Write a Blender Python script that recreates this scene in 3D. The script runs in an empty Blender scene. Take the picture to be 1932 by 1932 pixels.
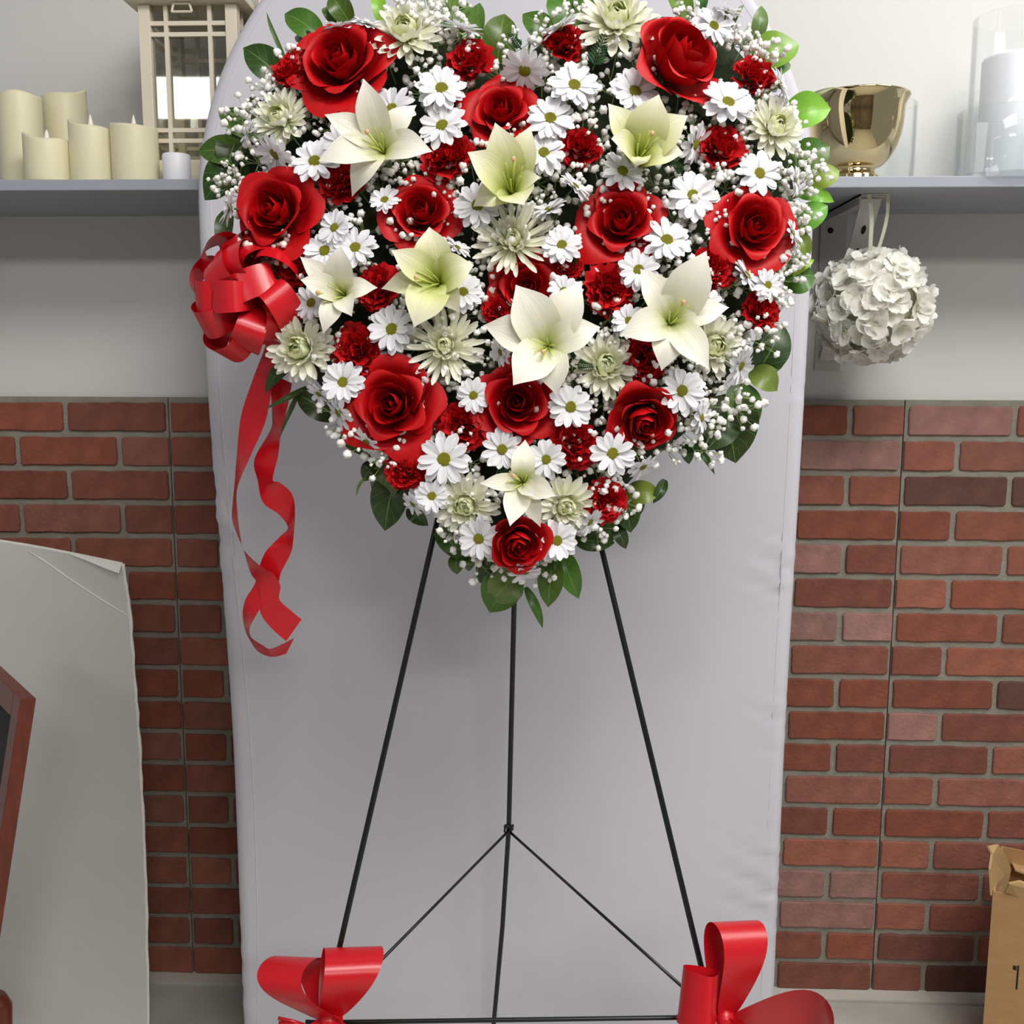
import bpy, math, random
from math import sin, cos, pi, radians, sqrt, exp, atan2
from mathutils import Vector, Matrix

SC = bpy.context.scene
COL = SC.collection
RND = random.Random(7)

# ------------------------------------------------------------------ camera
F = 1938.96; PITCH = radians(8.3184); YAW = radians(2.1495); ROLL = radians(0.1478); CAM_H = 1.2909
WALL = 2.0076
_fwd = Vector((-sin(YAW)*cos(PITCH), cos(YAW)*cos(PITCH), -sin(PITCH)))
_r0 = Vector((cos(YAW), sin(YAW), 0)); _u0 = _r0.cross(_fwd)
_right = _r0*cos(ROLL) + _u0*sin(ROLL); _up = -_r0*sin(ROLL) + _u0*cos(ROLL)
EYE = Vector((0, 0, CAM_H))
cd = bpy.data.cameras.new('camera'); cam = bpy.data.objects.new('camera', cd); COL.objects.link(cam)
cd.sensor_fit = 'HORIZONTAL'; cd.sensor_width = 36.0; cd.lens = 36.0*F/1932.0; cd.clip_start = 0.05
m3 = Matrix((_right, _up, -_fwd)).transposed()
cam.matrix_world = Matrix.Translation(EYE) @ m3.to_4x4()
SC.camera = cam

# ------------------------------------------------------------------ world, lights, exposure
w = bpy.data.worlds.new('room_ambient'); SC.world = w; w.use_nodes = True
bg = w.node_tree.nodes['Background']; bg.inputs[0].default_value = (0.86, 0.88, 0.93, 1); bg.inputs[1].default_value = 0.26
def area(name, loc, target, sx, sy, power, col=(1, 0.97, 0.93)):
    l = bpy.data.lights.new(name, 'AREA'); l.shape = 'RECTANGLE'; l.size = sx; l.size_y = sy; l.energy = power; l.color = col
    o = bpy.data.objects.new(name, l); COL.objects.link(o); o.location = loc
    o.rotation_euler = (Vector(target)-Vector(loc)).to_track_quat('-Z', 'Y').to_euler()
    return o
area('ceiling_or_fill_lamp', (0.62, -0.05, 2.85), (0.2, 1.3, 0.9), 1.2, 0.6, 38)
area('ceiling_or_fill_lamp', (1.6, 1.05, 2.8), (1.3, 1.4, 0), 0.6, 1.2, 24)
area('ceiling_or_fill_lamp', (-1.93, -2.35, 2.74), (-1.9, -1.6, 1.2), 1.2, 0.34, 15)
area('ceiling_or_fill_lamp', (1.0, -2.35, 2.74), (0.9, -1.4, 1.0), 1.2, 0.34, 38)  # added fill lamp behind the camera to soften shadows, not a known fixture
SC.cycles.max_bounces = 7; SC.cycles.diffuse_bounces = 3; SC.cycles.glossy_bounces = 4; SC.cycles.transmission_bounces = 6; SC.cycles.transparent_max_bounces = 16
vs = SC.view_settings
vs.view_transform = 'Standard'; vs.look = 'None'; vs.exposure = 0.0; vs.gamma = 1.0; vs.use_curve_mapping = False

# ------------------------------------------------------------------ pixel helpers (frame 1932 x 1932)
def ray(px, py): return _fwd + _right*((px-966)/F) - _up*((py-966)/F)
def at(px, py, d):                       # the point seen at a pixel at world depth y = d
    v = ray(px, py); return EYE + v*(d/v.y)
def on_floor(px, py, z=0.0):
    v = ray(px, py); return EYE + v*((z-CAM_H)/v.z)
# the heart's plane leans back like the easel
TILT = radians(10)
HN = Vector((0, -cos(TILT), sin(TILT))); HX = Vector((1, 0, 0)); HY = Vector((0, sin(TILT), cos(TILT)))
HP0 = Vector((0, 1.24, 1.25))
def hp(px, py, off=0.0):
    v = ray(px, py); t = ((HP0-EYE).dot(HN)+off)/v.dot(HN); return EYE+v*t
def mpp(p): return (p-EYE).dot(_fwd)/F
def dome(px, py): return 0.05*max(0.0, 1-((px-966)/620)**2-((py-520)/620)**2)

# ------------------------------------------------------------------ materials
def lin(c):
    out = []
    for x in c:
        x /= 255.0; out.append(x/12.92 if x <= 0.04045 else ((x+0.055)/1.055)**2.4)
    return (*out, 1)
def new_mat(name):
    m = bpy.data.materials.new(name); m.use_nodes = True
    nt = m.node_tree; return m, nt, nt.nodes['Principled BSDF']
def mat(name, rgb, rough=0.5, metal=0.0, var=0.0, scale=20.0, bump=0.0, bscale=60.0, sheen=0.0, spec=0.5, objcol=False, stretch=None, trans=0.0):
    m, nt, b = new_mat(name); N, L = nt.nodes, nt.links
    b.inputs['Roughness'].default_value = rough; b.inputs['Metallic'].default_value = metal
    b.inputs['Specular IOR Level'].default_value = spec
    if sheen: b.inputs['Sheen Weight'].default_value = sheen; b.inputs['Sheen Tint'].default_value = lin(rgb)
    b.inputs['Base Color'].default_value = lin(rgb)
    tc = N.new('ShaderNodeTexCoord'); src = tc.outputs['Object']
    if stretch:
        mp = N.new('ShaderNodeMapping'); mp.inputs['Scale'].default_value = stretch; L.new(src, mp.inputs[0]); src = mp.outputs[0]
    base = None
    if objcol:
        oi = N.new('ShaderNodeObjectInfo'); base = oi.outputs['Color']
    if var:
        nz = N.new('ShaderNodeTexNoise'); nz.inputs['Scale'].default_value = scale; nz.inputs['Detail'].default_value = 6
        L.new(src, nz.inputs[0])
        mr = N.new('ShaderNodeMapRange'); mr.inputs['From Min'].default_value = 0.3; mr.inputs['From Max'].default_value = 0.7
        mr.inputs['To Min'].default_value = 1-var; mr.inputs['To Max'].default_value = 1+var
        L.new(nz.outputs[0], mr.inputs[0])
        mx = N.new('ShaderNodeVectorMath'); mx.operation = 'SCALE'
        if base: L.new(base, mx.inputs[0])
        else: mx.inputs[0].default_value = lin(rgb)[:3]
        L.new(mr.outputs[0], mx.inputs['Scale']); base = mx.outputs[0]
    if base: L.new(base, b.inputs['Base Color'])
    if bump:
        nb = N.new('ShaderNodeTexNoise'); nb.inputs['Scale'].default_value = bscale; nb.inputs['Detail'].default_value = 4
        L.new(src, nb.inputs[0])
        bm = N.new('ShaderNodeBump'); bm.inputs['Strength'].default_value = bump; bm.inputs['Distance'].default_value = 0.004
        L.new(nb.outputs[0], bm.inputs['Height']); L.new(bm.outputs[0], b.inputs['Normal'])
    if trans: b.inputs['Subsurface Weight'].default_value = trans; b.inputs['Subsurface Radius'].default_value = (0.006, 0.004, 0.003)
    return m
def petal_mat(name, stops, rough=0.55, streak=0.0, sheen=0.0, glow=0.0):
    # colour runs along the petal (UV v) as it does in the flower itself
    m, nt, b = new_mat(name); N, L = nt.nodes, nt.links
    uv = N.new('ShaderNodeUVMap'); sp = N.new('ShaderNodeSeparateXYZ'); L.new(uv.outputs[0], sp.inputs[0])
    cr = N.new('ShaderNodeValToRGB'); L.new(sp.outputs[1], cr.inputs[0])
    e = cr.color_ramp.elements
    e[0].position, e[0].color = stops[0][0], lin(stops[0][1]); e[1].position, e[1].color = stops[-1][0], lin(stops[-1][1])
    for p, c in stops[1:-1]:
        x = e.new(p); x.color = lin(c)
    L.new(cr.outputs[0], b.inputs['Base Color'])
    b.inputs['Roughness'].default_value = rough; b.inputs['Specular IOR Level'].default_value = 0.3
    if sheen: b.inputs['Sheen Weight'].default_value = sheen; b.inputs['Sheen Tint'].default_value = lin(stops[-1][1])
    if streak:
        mp = N.new('ShaderNodeMapping'); mp.inputs['Scale'].default_value = (9, 0.6, 1); L.new(uv.outputs[0], mp.inputs[0])
        nz = N.new('ShaderNodeTexNoise'); nz.inputs['Scale'].default_value = 3; L.new(mp.outputs[0], nz.inputs[0])
        bm = N.new('ShaderNodeBump'); bm.inputs['Strength'].default_value = streak; bm.inputs['Distance'].default_value = 0.002
        L.new(nz.outputs[0], bm.inputs['Height']); L.new(bm.outputs[0], b.inputs['Normal'])
    if glow:   # thin petals let light through
        tr = N.new('ShaderNodeBsdfTranslucent'); L.new(cr.outputs[0], tr.inputs[0])
        mx = N.new('ShaderNodeMixShader'); mx.inputs[0].default_value = glow
        L.new(b.outputs[0], mx.inputs[1]); L.new(tr.outputs[0], mx.inputs[2]); L.new(mx.outputs[0], N['Material Output'].inputs[0])
    return m
def leaf_mat(name, dark, light, rough=0.35):
    m, nt, b = new_mat(name); N, L = nt.nodes, nt.links
    uv = N.new('ShaderNodeUVMap'); sp = N.new('ShaderNodeSeparateXYZ'); L.new(uv.outputs[0], sp.inputs[0])
    def mth(op, a, c=None, d=None):
        n = N.new('ShaderNodeMath'); n.operation = op
        for i, x in enumerate((a, c, d)):
            if x is None: continue
            if hasattr(x, 'node'): L.new(x, n.inputs[i])
            else: n.inputs[i].default_value = x
        return n.outputs[0]
    ax = mth('ABSOLUTE', mth('SUBTRACT', sp.outputs[0], 0.5))
    rib = mth('LESS_THAN', ax, 0.018)
    side = mth('LESS_THAN', mth('ABSOLUTE', mth('SUBTRACT', mth('FRACT', mth('MULTIPLY', mth('SUBTRACT', sp.outputs[1], mth('MULTIPLY', ax, 0.55)), 6.0)), 0.5)), 0.035)
    vein = mth('MAXIMUM', rib, mth('MULTIPLY', side, 0.45))
    oi = N.new('ShaderNodeObjectInfo')
    tc = N.new('ShaderNodeTexCoord'); nz = N.new('ShaderNodeTexNoise'); nz.inputs['Scale'].default_value = 30; L.new(tc.outputs['Object'], nz.inputs[0])
    mx0 = N.new('ShaderNodeMix'); mx0.data_type = 'RGBA'
    L.new(nz.outputs[0], mx0.inputs[0]); mx0.inputs[6].default_value = (0.8, 0.8, 0.8, 1); mx0.inputs[7].default_value = (1.2, 1.2, 1.1, 1)
    mul = N.new('ShaderNodeMix'); mul.data_type = 'RGBA'; mul.blend_type = 'MULTIPLY'; mul.inputs[0].default_value = 1
    L.new(oi.outputs['Color'], mul.inputs[6]); L.new(mx0.outputs[2], mul.inputs[7])
    mx = N.new('ShaderNodeMix'); mx.data_type = 'RGBA'
    L.new(mth('MULTIPLY', vein, 0.55), mx.inputs[0]); L.new(mul.outputs[2], mx.inputs[6]); mx.inputs[7].default_value = lin(light)
    L.new(mx.outputs[2], b.inputs['Base Color']); b.inputs['Roughness'].default_value = rough
    bm = N.new('ShaderNodeBump'); bm.inputs['Strength'].default_value = 0.35; bm.inputs['Distance'].default_value = 0.002; bm.invert = True
    L.new(vein, bm.inputs['Height']); L.new(bm.outputs[0], b.inputs['Normal'])
    return m
def glass_mat(name, rgb=(254, 255, 255), low=0.02, blend=0.12):   # clear thin-walled glass: see-through with mirror reflections growing at grazing angles
    m = bpy.data.materials.new(name); m.use_nodes = True; nt = m.node_tree
    for n in list(nt.nodes):
        if n.type == 'BSDF_PRINCIPLED': nt.nodes.remove(n)
    t = nt.nodes.new('ShaderNodeBsdfTransparent'); t.inputs[0].default_value = lin(rgb)
    g = nt.nodes.new('ShaderNodeBsdfGlossy'); g.inputs['Roughness'].default_value = 0.02
    lw = nt.nodes.new('ShaderNodeLayerWeight'); lw.inputs[0].default_value = blend
    mr = nt.nodes.new('ShaderNodeMapRange'); mr.inputs['To Min'].default_value = low; mr.inputs['To Max'].default_value = 0.45
    nt.links.new(lw.outputs['Fresnel'], mr.inputs[0])
    mx = nt.nodes.new('ShaderNodeMixShader'); nt.links.new(mr.outputs[0], mx.inputs[0])
    nt.links.new(t.outputs[0], mx.inputs[1]); nt.links.new(g.outputs[0], mx.inputs[2])
    nt.links.new(mx.outputs[0], nt.nodes['Material Output'].inputs[0]); return m

M_WALL = mat('wall_paint', (213, 213, 210), 0.75, var=0.02, scale=2, bump=0.06, bscale=220)
M_MORTAR = mat('mortar', (140, 135, 124), 0.95, var=0.12, scale=30, bump=0.5, bscale=180)
M_BRICK = mat('brick_clay', (150, 84, 66), 0.9, var=0.20, scale=22, bump=0.55, bscale=120, objcol=True)
M_FLOOR = mat('concrete_floor', (186, 184, 176), 0.7, var=0.14, scale=5, bump=0.15, bscale=40)
M_FLOOR2 = mat('concrete_strip', (200, 198, 188), 0.75, var=0.10, scale=9, bump=0.15, bscale=60)
M_SHELF = mat('grey_shelf_paint', (158, 163, 172), 0.5, var=0.03, scale=6)
M_BRACKET = mat('bracket_paint', (196, 192, 188), 0.5)
M_DARK = mat('dark_gap', (18, 16, 15), 0.8)
M_CLOTH = mat('white_stretch_cloth', (203, 202, 210), 0.8, var=0.015, scale=4, sheen=0.1, bump=0.05, bscale=900)
M_FOAMBOARD = mat('foam_board_paper', (206, 205, 200), 0.8, var=0.03, scale=6, bump=0.08, bscale=120)
M_FOAMCORE = mat('foam_board_edge', (236, 234, 226), 0.8, bump=0.4, bscale=200)
M_WOOD = mat('mahogany_wood', (104, 44, 26), 0.32, var=0.25, scale=14, stretch=(8, 8, 1))
M_CHALK = mat('chalkboard', (26, 24, 24), 0.7)
M_CARD = mat('cardboard', (176, 138, 92), 0.85, var=0.06, scale=18, bump=0.12, bscale=160, stretch=(1, 1, 4))
M_CARD_IN = mat('cardboard_inner', (196, 162, 112), 0.85, var=0.08, scale=25)
M_CANDLE = mat('ivory_wax', (232, 226, 192), 0.45, var=0.02, scale=12, trans=0.25)
M_WHITEWAX = mat('white_wax', (238, 238, 244), 0.45)
M_FLAME = mat('flame_tip_plastic', (250, 246, 236), 0.35)
M_LANTERN = mat('cream_painted_wood', (226, 216, 196), 0.5, var=0.03, scale=8)
M_GOLD = mat('polished_gold', (232, 212, 164), 0.05, metal=1.0)
M_GLASS = glass_mat('clear_glass')
M_PANE = glass_mat('lantern_pane_glass', (244, 244, 239), 0.07, 0.22)
M_WIRE = mat('dark_green_wire_enamel', (16, 24, 20), 0.3)
M_RIBBON = mat('red_satin_ribbon', (205, 16, 30), 0.32, var=0.03, scale=12, bump=0.10, bscale=25, spec=0.6, stretch=(1, 1, 1))
M_FORM = mat('dark_moss_form', (34, 46, 24), 0.95, var=0.4, scale=60, bump=0.9, bscale=90)
M_STEM = mat('green_stem', (84, 112, 52), 0.6)
M_STEM2 = mat('pale_green_stem', (150, 170, 110), 0.6)
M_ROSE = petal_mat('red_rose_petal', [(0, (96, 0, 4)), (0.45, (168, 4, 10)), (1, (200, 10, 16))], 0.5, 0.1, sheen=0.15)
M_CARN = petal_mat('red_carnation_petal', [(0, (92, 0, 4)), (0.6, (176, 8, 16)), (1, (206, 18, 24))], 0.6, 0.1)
M_DAISY = petal_mat('white_daisy_petal', [(0, (225, 230, 205)), (0.25, (246, 246, 250)), (1, (250, 249, 253))], 0.55, 0.3, glow=0.15)
M_EYE = mat('daisy_eye', (196, 190, 18), 0.7, var=0.25, scale=250, bump=1.0, bscale=420)
M_MUM_OUT = petal_mat('cream_mum_petal', [(0, (214, 224, 140)), (0.35, (244, 245, 214)), (1, (253, 252, 242))], 0.5, 0.2, glow=0.25)
M_MUM_IN = petal_mat('lime_mum_petal', [(0, (150, 180, 50)), (0.45, (220, 232, 150)), (1, (246, 247, 214))], 0.5, 0.2, glow=0.3)
M_MUM_C = petal_mat('green_mum_heart', [(0, (70, 100, 14)), (1, (176, 196, 60))], 0.6)
M_LILY_G = petal_mat('green_throated_lily_petal', [(0, (120, 140, 30)), (0.22, (188, 200, 95)), (0.55, (228, 230, 172)), (1, (246, 242, 222))], 0.42, 0.25, glow=0.12)
M_LILY_W = petal_mat('white_lily_petal', [(0, (150, 170, 60)), (0.15, (214, 222, 150)), (0.4, (238, 236, 212)), (1, (250, 247, 238))], 0.42, 0.25, glow=0.12)
M_FIL = mat('lily_filament', (202, 212, 110), 0.5)
M_STIG = mat('lily_stigma', (222, 178, 138), 0.6)
M_BB = mat('babys_breath_blossom', (250, 248, 243), 0.8)
M_LEAF = leaf_mat('salal_leaf', (36, 74, 18), (128, 160, 84))
M_FERN = mat('fern_green', (30, 66, 26), 0.5)
M_HYD = petal_mat('silk_hydrangea_petal', [(0, (232, 232, 208)), (0.4, (250, 249, 240)), (1, (254, 253, 248))], 0.7, 0.15, glow=0.35)
M_INK = mat('black_ink', (20, 18, 16), 0.8)
M_REAR = mat('far_room_wall', (120, 108, 96), 0.8, var=0.3, scale=1.5)

# ------------------------------------------------------------------ mesh helpers
def mesh(name, V, Fc, m=None, uvs=None, smooth=True):
    me = bpy.data.meshes.new(name); me.from_pydata([tuple(v) for v in V], [], Fc)
    if uvs is not None:
        ul = me.uv_layers.new(name='UVMap')
        li = [0]*len(me.loops); me.loops.foreach_get('vertex_index', li)
        flat = []
        for i in li: flat += [uvs[i][0], uvs[i][1]]
        ul.data.foreach_set('uv', flat)
    if smooth: me.polygons.foreach_set('use_smooth', [True]*len(me.polygons))
    if m: me.materials.append(m)
    me.update(); return me
def grid(name, fn, nu, nv, m, smooth=True):
    V, U, Fc = [], [], []
    for j in range(nv+1):
        for i in range(nu+1):
            u, v = i/nu, j/nv
            V.append(fn(u*2-1, v)); U.append((u, v))
    for j in range(nv):
        for i in range(nu):
            a = j*(nu+1)+i; Fc.append((a, a+1, a+nu+2, a+nu+1))
    return mesh(name, V, Fc, m, U, smooth)
def put(name, me, parent=None, mtx=None, color=None):
    o = bpy.data.objects.new(name, me); COL.objects.link(o)
    if parent is not None: o.parent = parent
    if mtx is not None: o.matrix_local = mtx
    if color is not None: o.color = color
    return o
def tag(o, label, cat, group=None, kind=None):
    o['label'] = label; o['category'] = cat
    if group: o['group'] = group
    if kind: o['kind'] = kind
    return o
def empty(name, loc=(0, 0, 0), mtx=None):
    o = bpy.data.objects.new(name, None); COL.objects.link(o); o.empty_display_size = 0.02
    if mtx is not None: o.matrix_local = mtx
    else: o.location = loc
    return o
def struct(o): o['kind'] = 'structure'; return o
class MB:
    def __init__(s): s.V = []; s.F = []
    def box(s, x0, x1, y0, y1, z0, z1, mtx=None):
        b = len(s.V)
        P = [Vector((x, y, z)) for z in (z0, z1) for y in (y0, y1) for x in (x0, x1)]
        if mtx is not None: P = [mtx @ p for p in P]
        s.V += P
        s.F += [tuple(b+i for i in f) for f in ((0, 2, 3, 1), (4, 5, 7, 6), (0, 1, 5, 4), (2, 6, 7, 3), (0, 4, 6, 2), (1, 3, 7, 5))]
        return s
    def tube(s, pts, r, n=8, cap=True):
        b = len(s.V); pts = [Vector(p) for p in pts]; k = len(pts)
        rr = r if isinstance(r, (list, tuple)) else [r]*k
        prev = None
        for i, p in enumerate(pts):
            t = (pts[min(i+1, k-1)]-pts[max(i-1, 0)]).normalized()
            if prev is None:
                a = Vector((0, 0, 1)) if abs(t.z) < 0.9 else Vector((1, 0, 0)); prev = t.cross(a).normalized()
            prev = (prev - t*prev.dot(t)).normalized(); q = t.cross(prev)
            for j in range(n):
                a = 2*pi*j/n; s.V.append(p+prev*cos(a)*rr[i]+q*sin(a)*rr[i])
        for i in range(k-1):
            for j in range(n):
                s.F.append((b+i*n+j, b+i*n+(j+1) % n, b+(i+1)*n+(j+1) % n, b+(i+1)*n+j))
        if cap:
            s.F.append(tuple(b+j for j in reversed(range(n)))); s.F.append(tuple(b+(k-1)*n+j for j in range(n)))
        return s
    def lathe(s, prof, n=32, c=(0, 0, 0)):
        b = len(s.V); c = Vector(c)
        for r, z in prof:
            for j in range(n):
                a = 2*pi*j/n; s.V.append(c+Vector((r*cos(a), r*sin(a), z)))
        for i in range(len(prof)-1):
            for j in range(n):
                s.F.append((b+i*n+j, b+i*n+(j+1) % n, b+(i+1)*n+(j+1) % n, b+(i+1)*n+j))
        return s
    def quad(s, a, b_, c, d):
        b = len(s.V); s.V += [Vector(p) for p in (a, b_, c, d)]; s.F.append((b, b+1, b+2, b+3)); return s
    def build(s, name, m, parent=None, smooth=False, mtx=None, bevel=0.0, color=None):
        me = mesh(name, s.V, s.F, m, None, smooth)
        o = put(name, me, parent, mtx, color)
        if bevel:
            bv = o.modifiers.new('bevel', 'BEVEL'); bv.width = bevel; bv.segments = 2; bv.limit_method = 'ANGLE'
        return o
def basis(X, Y, Z, loc, s=1.0):
    m = Matrix((X, Y, Z)).transposed().to_4x4()
    return Matrix.Translation(loc) @ m @ Matrix.Diagonal((s, s, s, 1))
def axis_basis(a, loc, s=1.0, spin=0.0):
    Z = a.normalized(); X = HX - Z*HX.dot(Z); X.normalize(); Y = Z.cross(X)
    X2 = X*cos(spin)+Y*sin(spin); Y2 = Z.cross(X2)
    return basis(X2, Y2, Z, loc, s)
def smoothstep(x): x = max(0, min(1, x)); return x*x*(3-2*x)

# ================================================================== SETTING
# back wall: painted upper wall, brick-faced panels below
struct(MB().box(-2.6, 2.6, WALL, WALL+0.12, 0, 2.95).build('wall_back', M_WALL))
JY = on_floor(1700, 1893).y
fl = MB().box(-2.6, 2.6, -3.4, JY-0.0025, -0.06, 0.0).build('floor', M_FLOOR); struct(fl)
MB().box(-2.6, 2.6, JY+0.0025, WALL+0.12, -0.06, 0.004).build('wall_strip', M_FLOOR2, fl)
MB().box(-2.6, 2.6, JY-0.003, JY+0.003, -0.06, -0.004).build('joint', M_DARK, fl)
struct(MB().box(-2.6, 2.6, -3.52, -3.4, 0, 2.95).build('wall_front', M_REAR))
PANEL_Y = WALL-0.012           # mortar face
SEAM_R, SEAM_L = 0.6745, -0.7495
BR, MO = 0.193, 0.0115; PIT = BR+MO; ROW = 0.0676; BH = 0.0555
rb = random.Random(3)
def brick_mesh(w_, h_, cut_l, cut_r):
    pts = []
    def edge(x0, z0, x1, z1, n, jit):
        for i in range(n):
            t = i/n; j = (rb.random()-0.5)*jit
            dx, dz = x1-x0, z1-z0; l = sqrt(dx*dx+dz*dz)
            pts.append((x0+dx*t-dz/l*j, z0+dz*t+dx/l*j))
    c = 0.004
    cl, cr = (0.0003 if cut_l else c), (0.0003 if cut_r else c)
    n = 8 if w_ > 0.12 else 4
    edge(cl, 0, w_-cr, 0, n, 0.0024); edge(w_-cr, 0, w_, cr, 1, 0)
    edge(w_, cr, w_, h_-cr, 3, 0.0002 if cut_r else 0.002); edge(w_, h_-cr, w_-cr, h_, 1, 0)
    edge(w_-cr, h_, cl, h_, n, 0.0024); edge(cl, h_, 0, h_-cl, 1, 0)
    edge(0, h_-cl, 0, cl, 3, 0.0002 if cut_l else 0.002); edge(0, cl, cl, 0, 1, 0)
    k = len(pts); cx, cz = w_/2, h_/2; d = 0.0045+rb.random()*0.002
    V = [(x, 0, z) for x, z in pts]
    V += [(x, -d*0.7, z) for x, z in pts]
    V += [(cx+(x-cx)*(1-0.003/w_*1.2), -d, cz+(z-cz)*(1-0.003/h_*1.2)) for x, z in pts]
    Fc = []
    for r in range(2):
        for i in range(k): Fc.append((r*k+i, r*k+(i+1) % k, (r+1)*k+(i+1) % k, (r+1)*k+i))
    Fc.append(tuple(2*k+i for i in range(k)))
    return mesh('brick', V, Fc, M_BRICK, None, False)
PAL = [(140, 84, 66), (134, 76, 58), (132, 80, 66), (146, 90, 72), (126, 74, 60), (138, 88, 74), (132, 74, 56)]
def panel(name, x0, x1, spans):
    p = struct(MB().box(x0+0.0012, x1-0.0012, PANEL_Y, WALL-0.0005, 0.001, 1.2205).build(name, M_MORTAR))
    for r in range(18):
        zt = 1.2095-r*ROW
        for a, b, cl, cr in spans(r):
            if b-a < 0.012: continue
            k = rb.random()
            col = PAL[rb.randrange(len(PAL))]
            if k < 0.10 and a > -0.3: col = (96, 64, 55)
            elif 0.10 < k < 0.15 and a > -0.3: col = (146, 106, 98)
            if name == 'trim_2' and r in (1, 6, 14) and b > 0.4 and a < 0.6 and (r != 1 or b > 0.6): col = (148, 110, 103)
            if name == 'trim_3' and r == 17 and a > 0.76: col = (92, 56, 46)
            if name == 'trim_3' and r == 16 and a < 0.7: col = (112, 68, 58)
            s = 0.94+rb.random()*0.12
            put('brick', brick_mesh(b-a, BH, cl, cr), p, Matrix.Translation((a, PANEL_Y, zt-BH)), lin([c*s for c in col]))
def spans_r(r):
    out = []
    if r % 2 == 0:
        x = SEAM_R+0.008
        while x < 1.5: out.append((x, x+BR, False, False)); x += PIT
    else:
        x = SEAM_R+0.002; out.append((x, x+0.0955, True, False)); x += 0.0955+MO
        while x < 1.5: out.append((x, x+BR, False, False)); x += PIT
    return out
def spans_m(r):
    out = []
    if r % 2 == 0: out.append((SEAM_R-0.097, SEAM_R-0.002, False, True)); x = SEAM_R-0.097-MO
    else: out.append((SEAM_R-0.006-0.188, SEAM_R-0.006, False, False)); x = SEAM_R-0.194-MO
    lim = SEAM_L+0.006 if r % 2 == 0 else SEAM_L+0.002
    while x > lim+0.01: out.append((max(lim, x-BR), x, x-BR < lim, False)); x -= PIT
    return out
def spans_l(r):
    out = []
    if r % 2 == 0: x = SEAM_L-0.006
    else: out.append((SEAM_L-0.095, SEAM_L-0.002, False, True)); x = SEAM_L-0.095-MO
    while x > -1.62: out.append((x-BR, x, False, False)); x -= PIT
    return out
panel('trim_1', -1.64, SEAM_L, spans_l); panel('trim_2', SEAM_L, SEAM_R, spans_m); panel('trim_3', SEAM_R, 1.5, spans_r)

# ================================================================== SHELF AND WHAT STANDS ON IT
SZ0 = 1.5657; SZ1 = SZ0+0.0175; SY = WALL-0.30
shelf = tag(empty('wall_shelf', (0, WALL, SZ0)), 'long grey painted shelf running along the wall behind the backdrop', 'shelf')
inv = Matrix.Translation((0, -WALL, -SZ0))
MB().box(-1.8, 1.7, SY, WALL-0.0005, SZ0, SZ1).build('board', M_SHELF, shelf, mtx=inv, bevel=0.0015)
def bracket(x):
    b = MB()
    t = 0.0028; y1 = WALL-0.0008; L = 0.235; W = 0.024
    b.box(x-W, x+W, y1-t, y1, SZ0-0.29, SZ0-0.0005)            # wall plate
    b.box(x-W*0.9, x+W*0.9, y1-L, y1, SZ0-t-0.0005, SZ0-0.0005)  # arm under the board
    b.box(x-W*0.9, x-W*0.9+t, y1-L, y1, SZ0-0.016, SZ0-0.0005)
    o = b.build('bracket', M_BRACKET, shelf, mtx=inv)
    a = Vector((x, y1-L+0.006, SZ0-0.006)); e = Vector((x, y1-0.006, SZ0-0.27))
    d = (e-a); ln = d.length; d.normalize()
    n = Vector((1, 0, 0)).cross(d)
    m_ = basis(Vector((1, 0, 0)), d, n, a)
    st = MB().box(-0.0165, 0.0165, 0, ln, -t/2, t/2, inv @ m_).build('brace_strap', M_BRACKET, shelf)
    for k in (0.17, 0.30, 0.62):
        hole = MB()
        c = inv @ (a+d*(ln*k))
        for s_ in (-1,):
            ring = [c+Vector((cos(q)*0.004, 0, 0))+d*sin(q)*0.009+n*(s_*(t/2+0.0004)) for q in [2*pi*i/14 for i in range(14)]]
            hole.V += ring; hole.F.append(tuple(range(14)))
            ring2 = [c+Vector((cos(q)*0.004, 0, 0))+d*sin(q)*0.009-n*(s_*(t/2+0.0004)) for q in [2*pi*i/14 for i in range(14)]]
            hole.V += ring2; hole.F.append(tuple(range(14, 28)))
        hole.build('slot', M_DARK, st)
    sc_ = MB().lathe([(0, 0.004), (0.004, 0.0035), (0.0055, 0.001), (0.0055, 0)], 12)
    q = Matrix.Translation(inv @ Vector((x-0.006, y1-t, SZ0-0.030))) @ Matrix.Rotation(pi/2, 4, 'X')
    sc_.build('screw', M_DARK, shelf, True, q)
bracket(0.527); bracket(-1.135)

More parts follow.
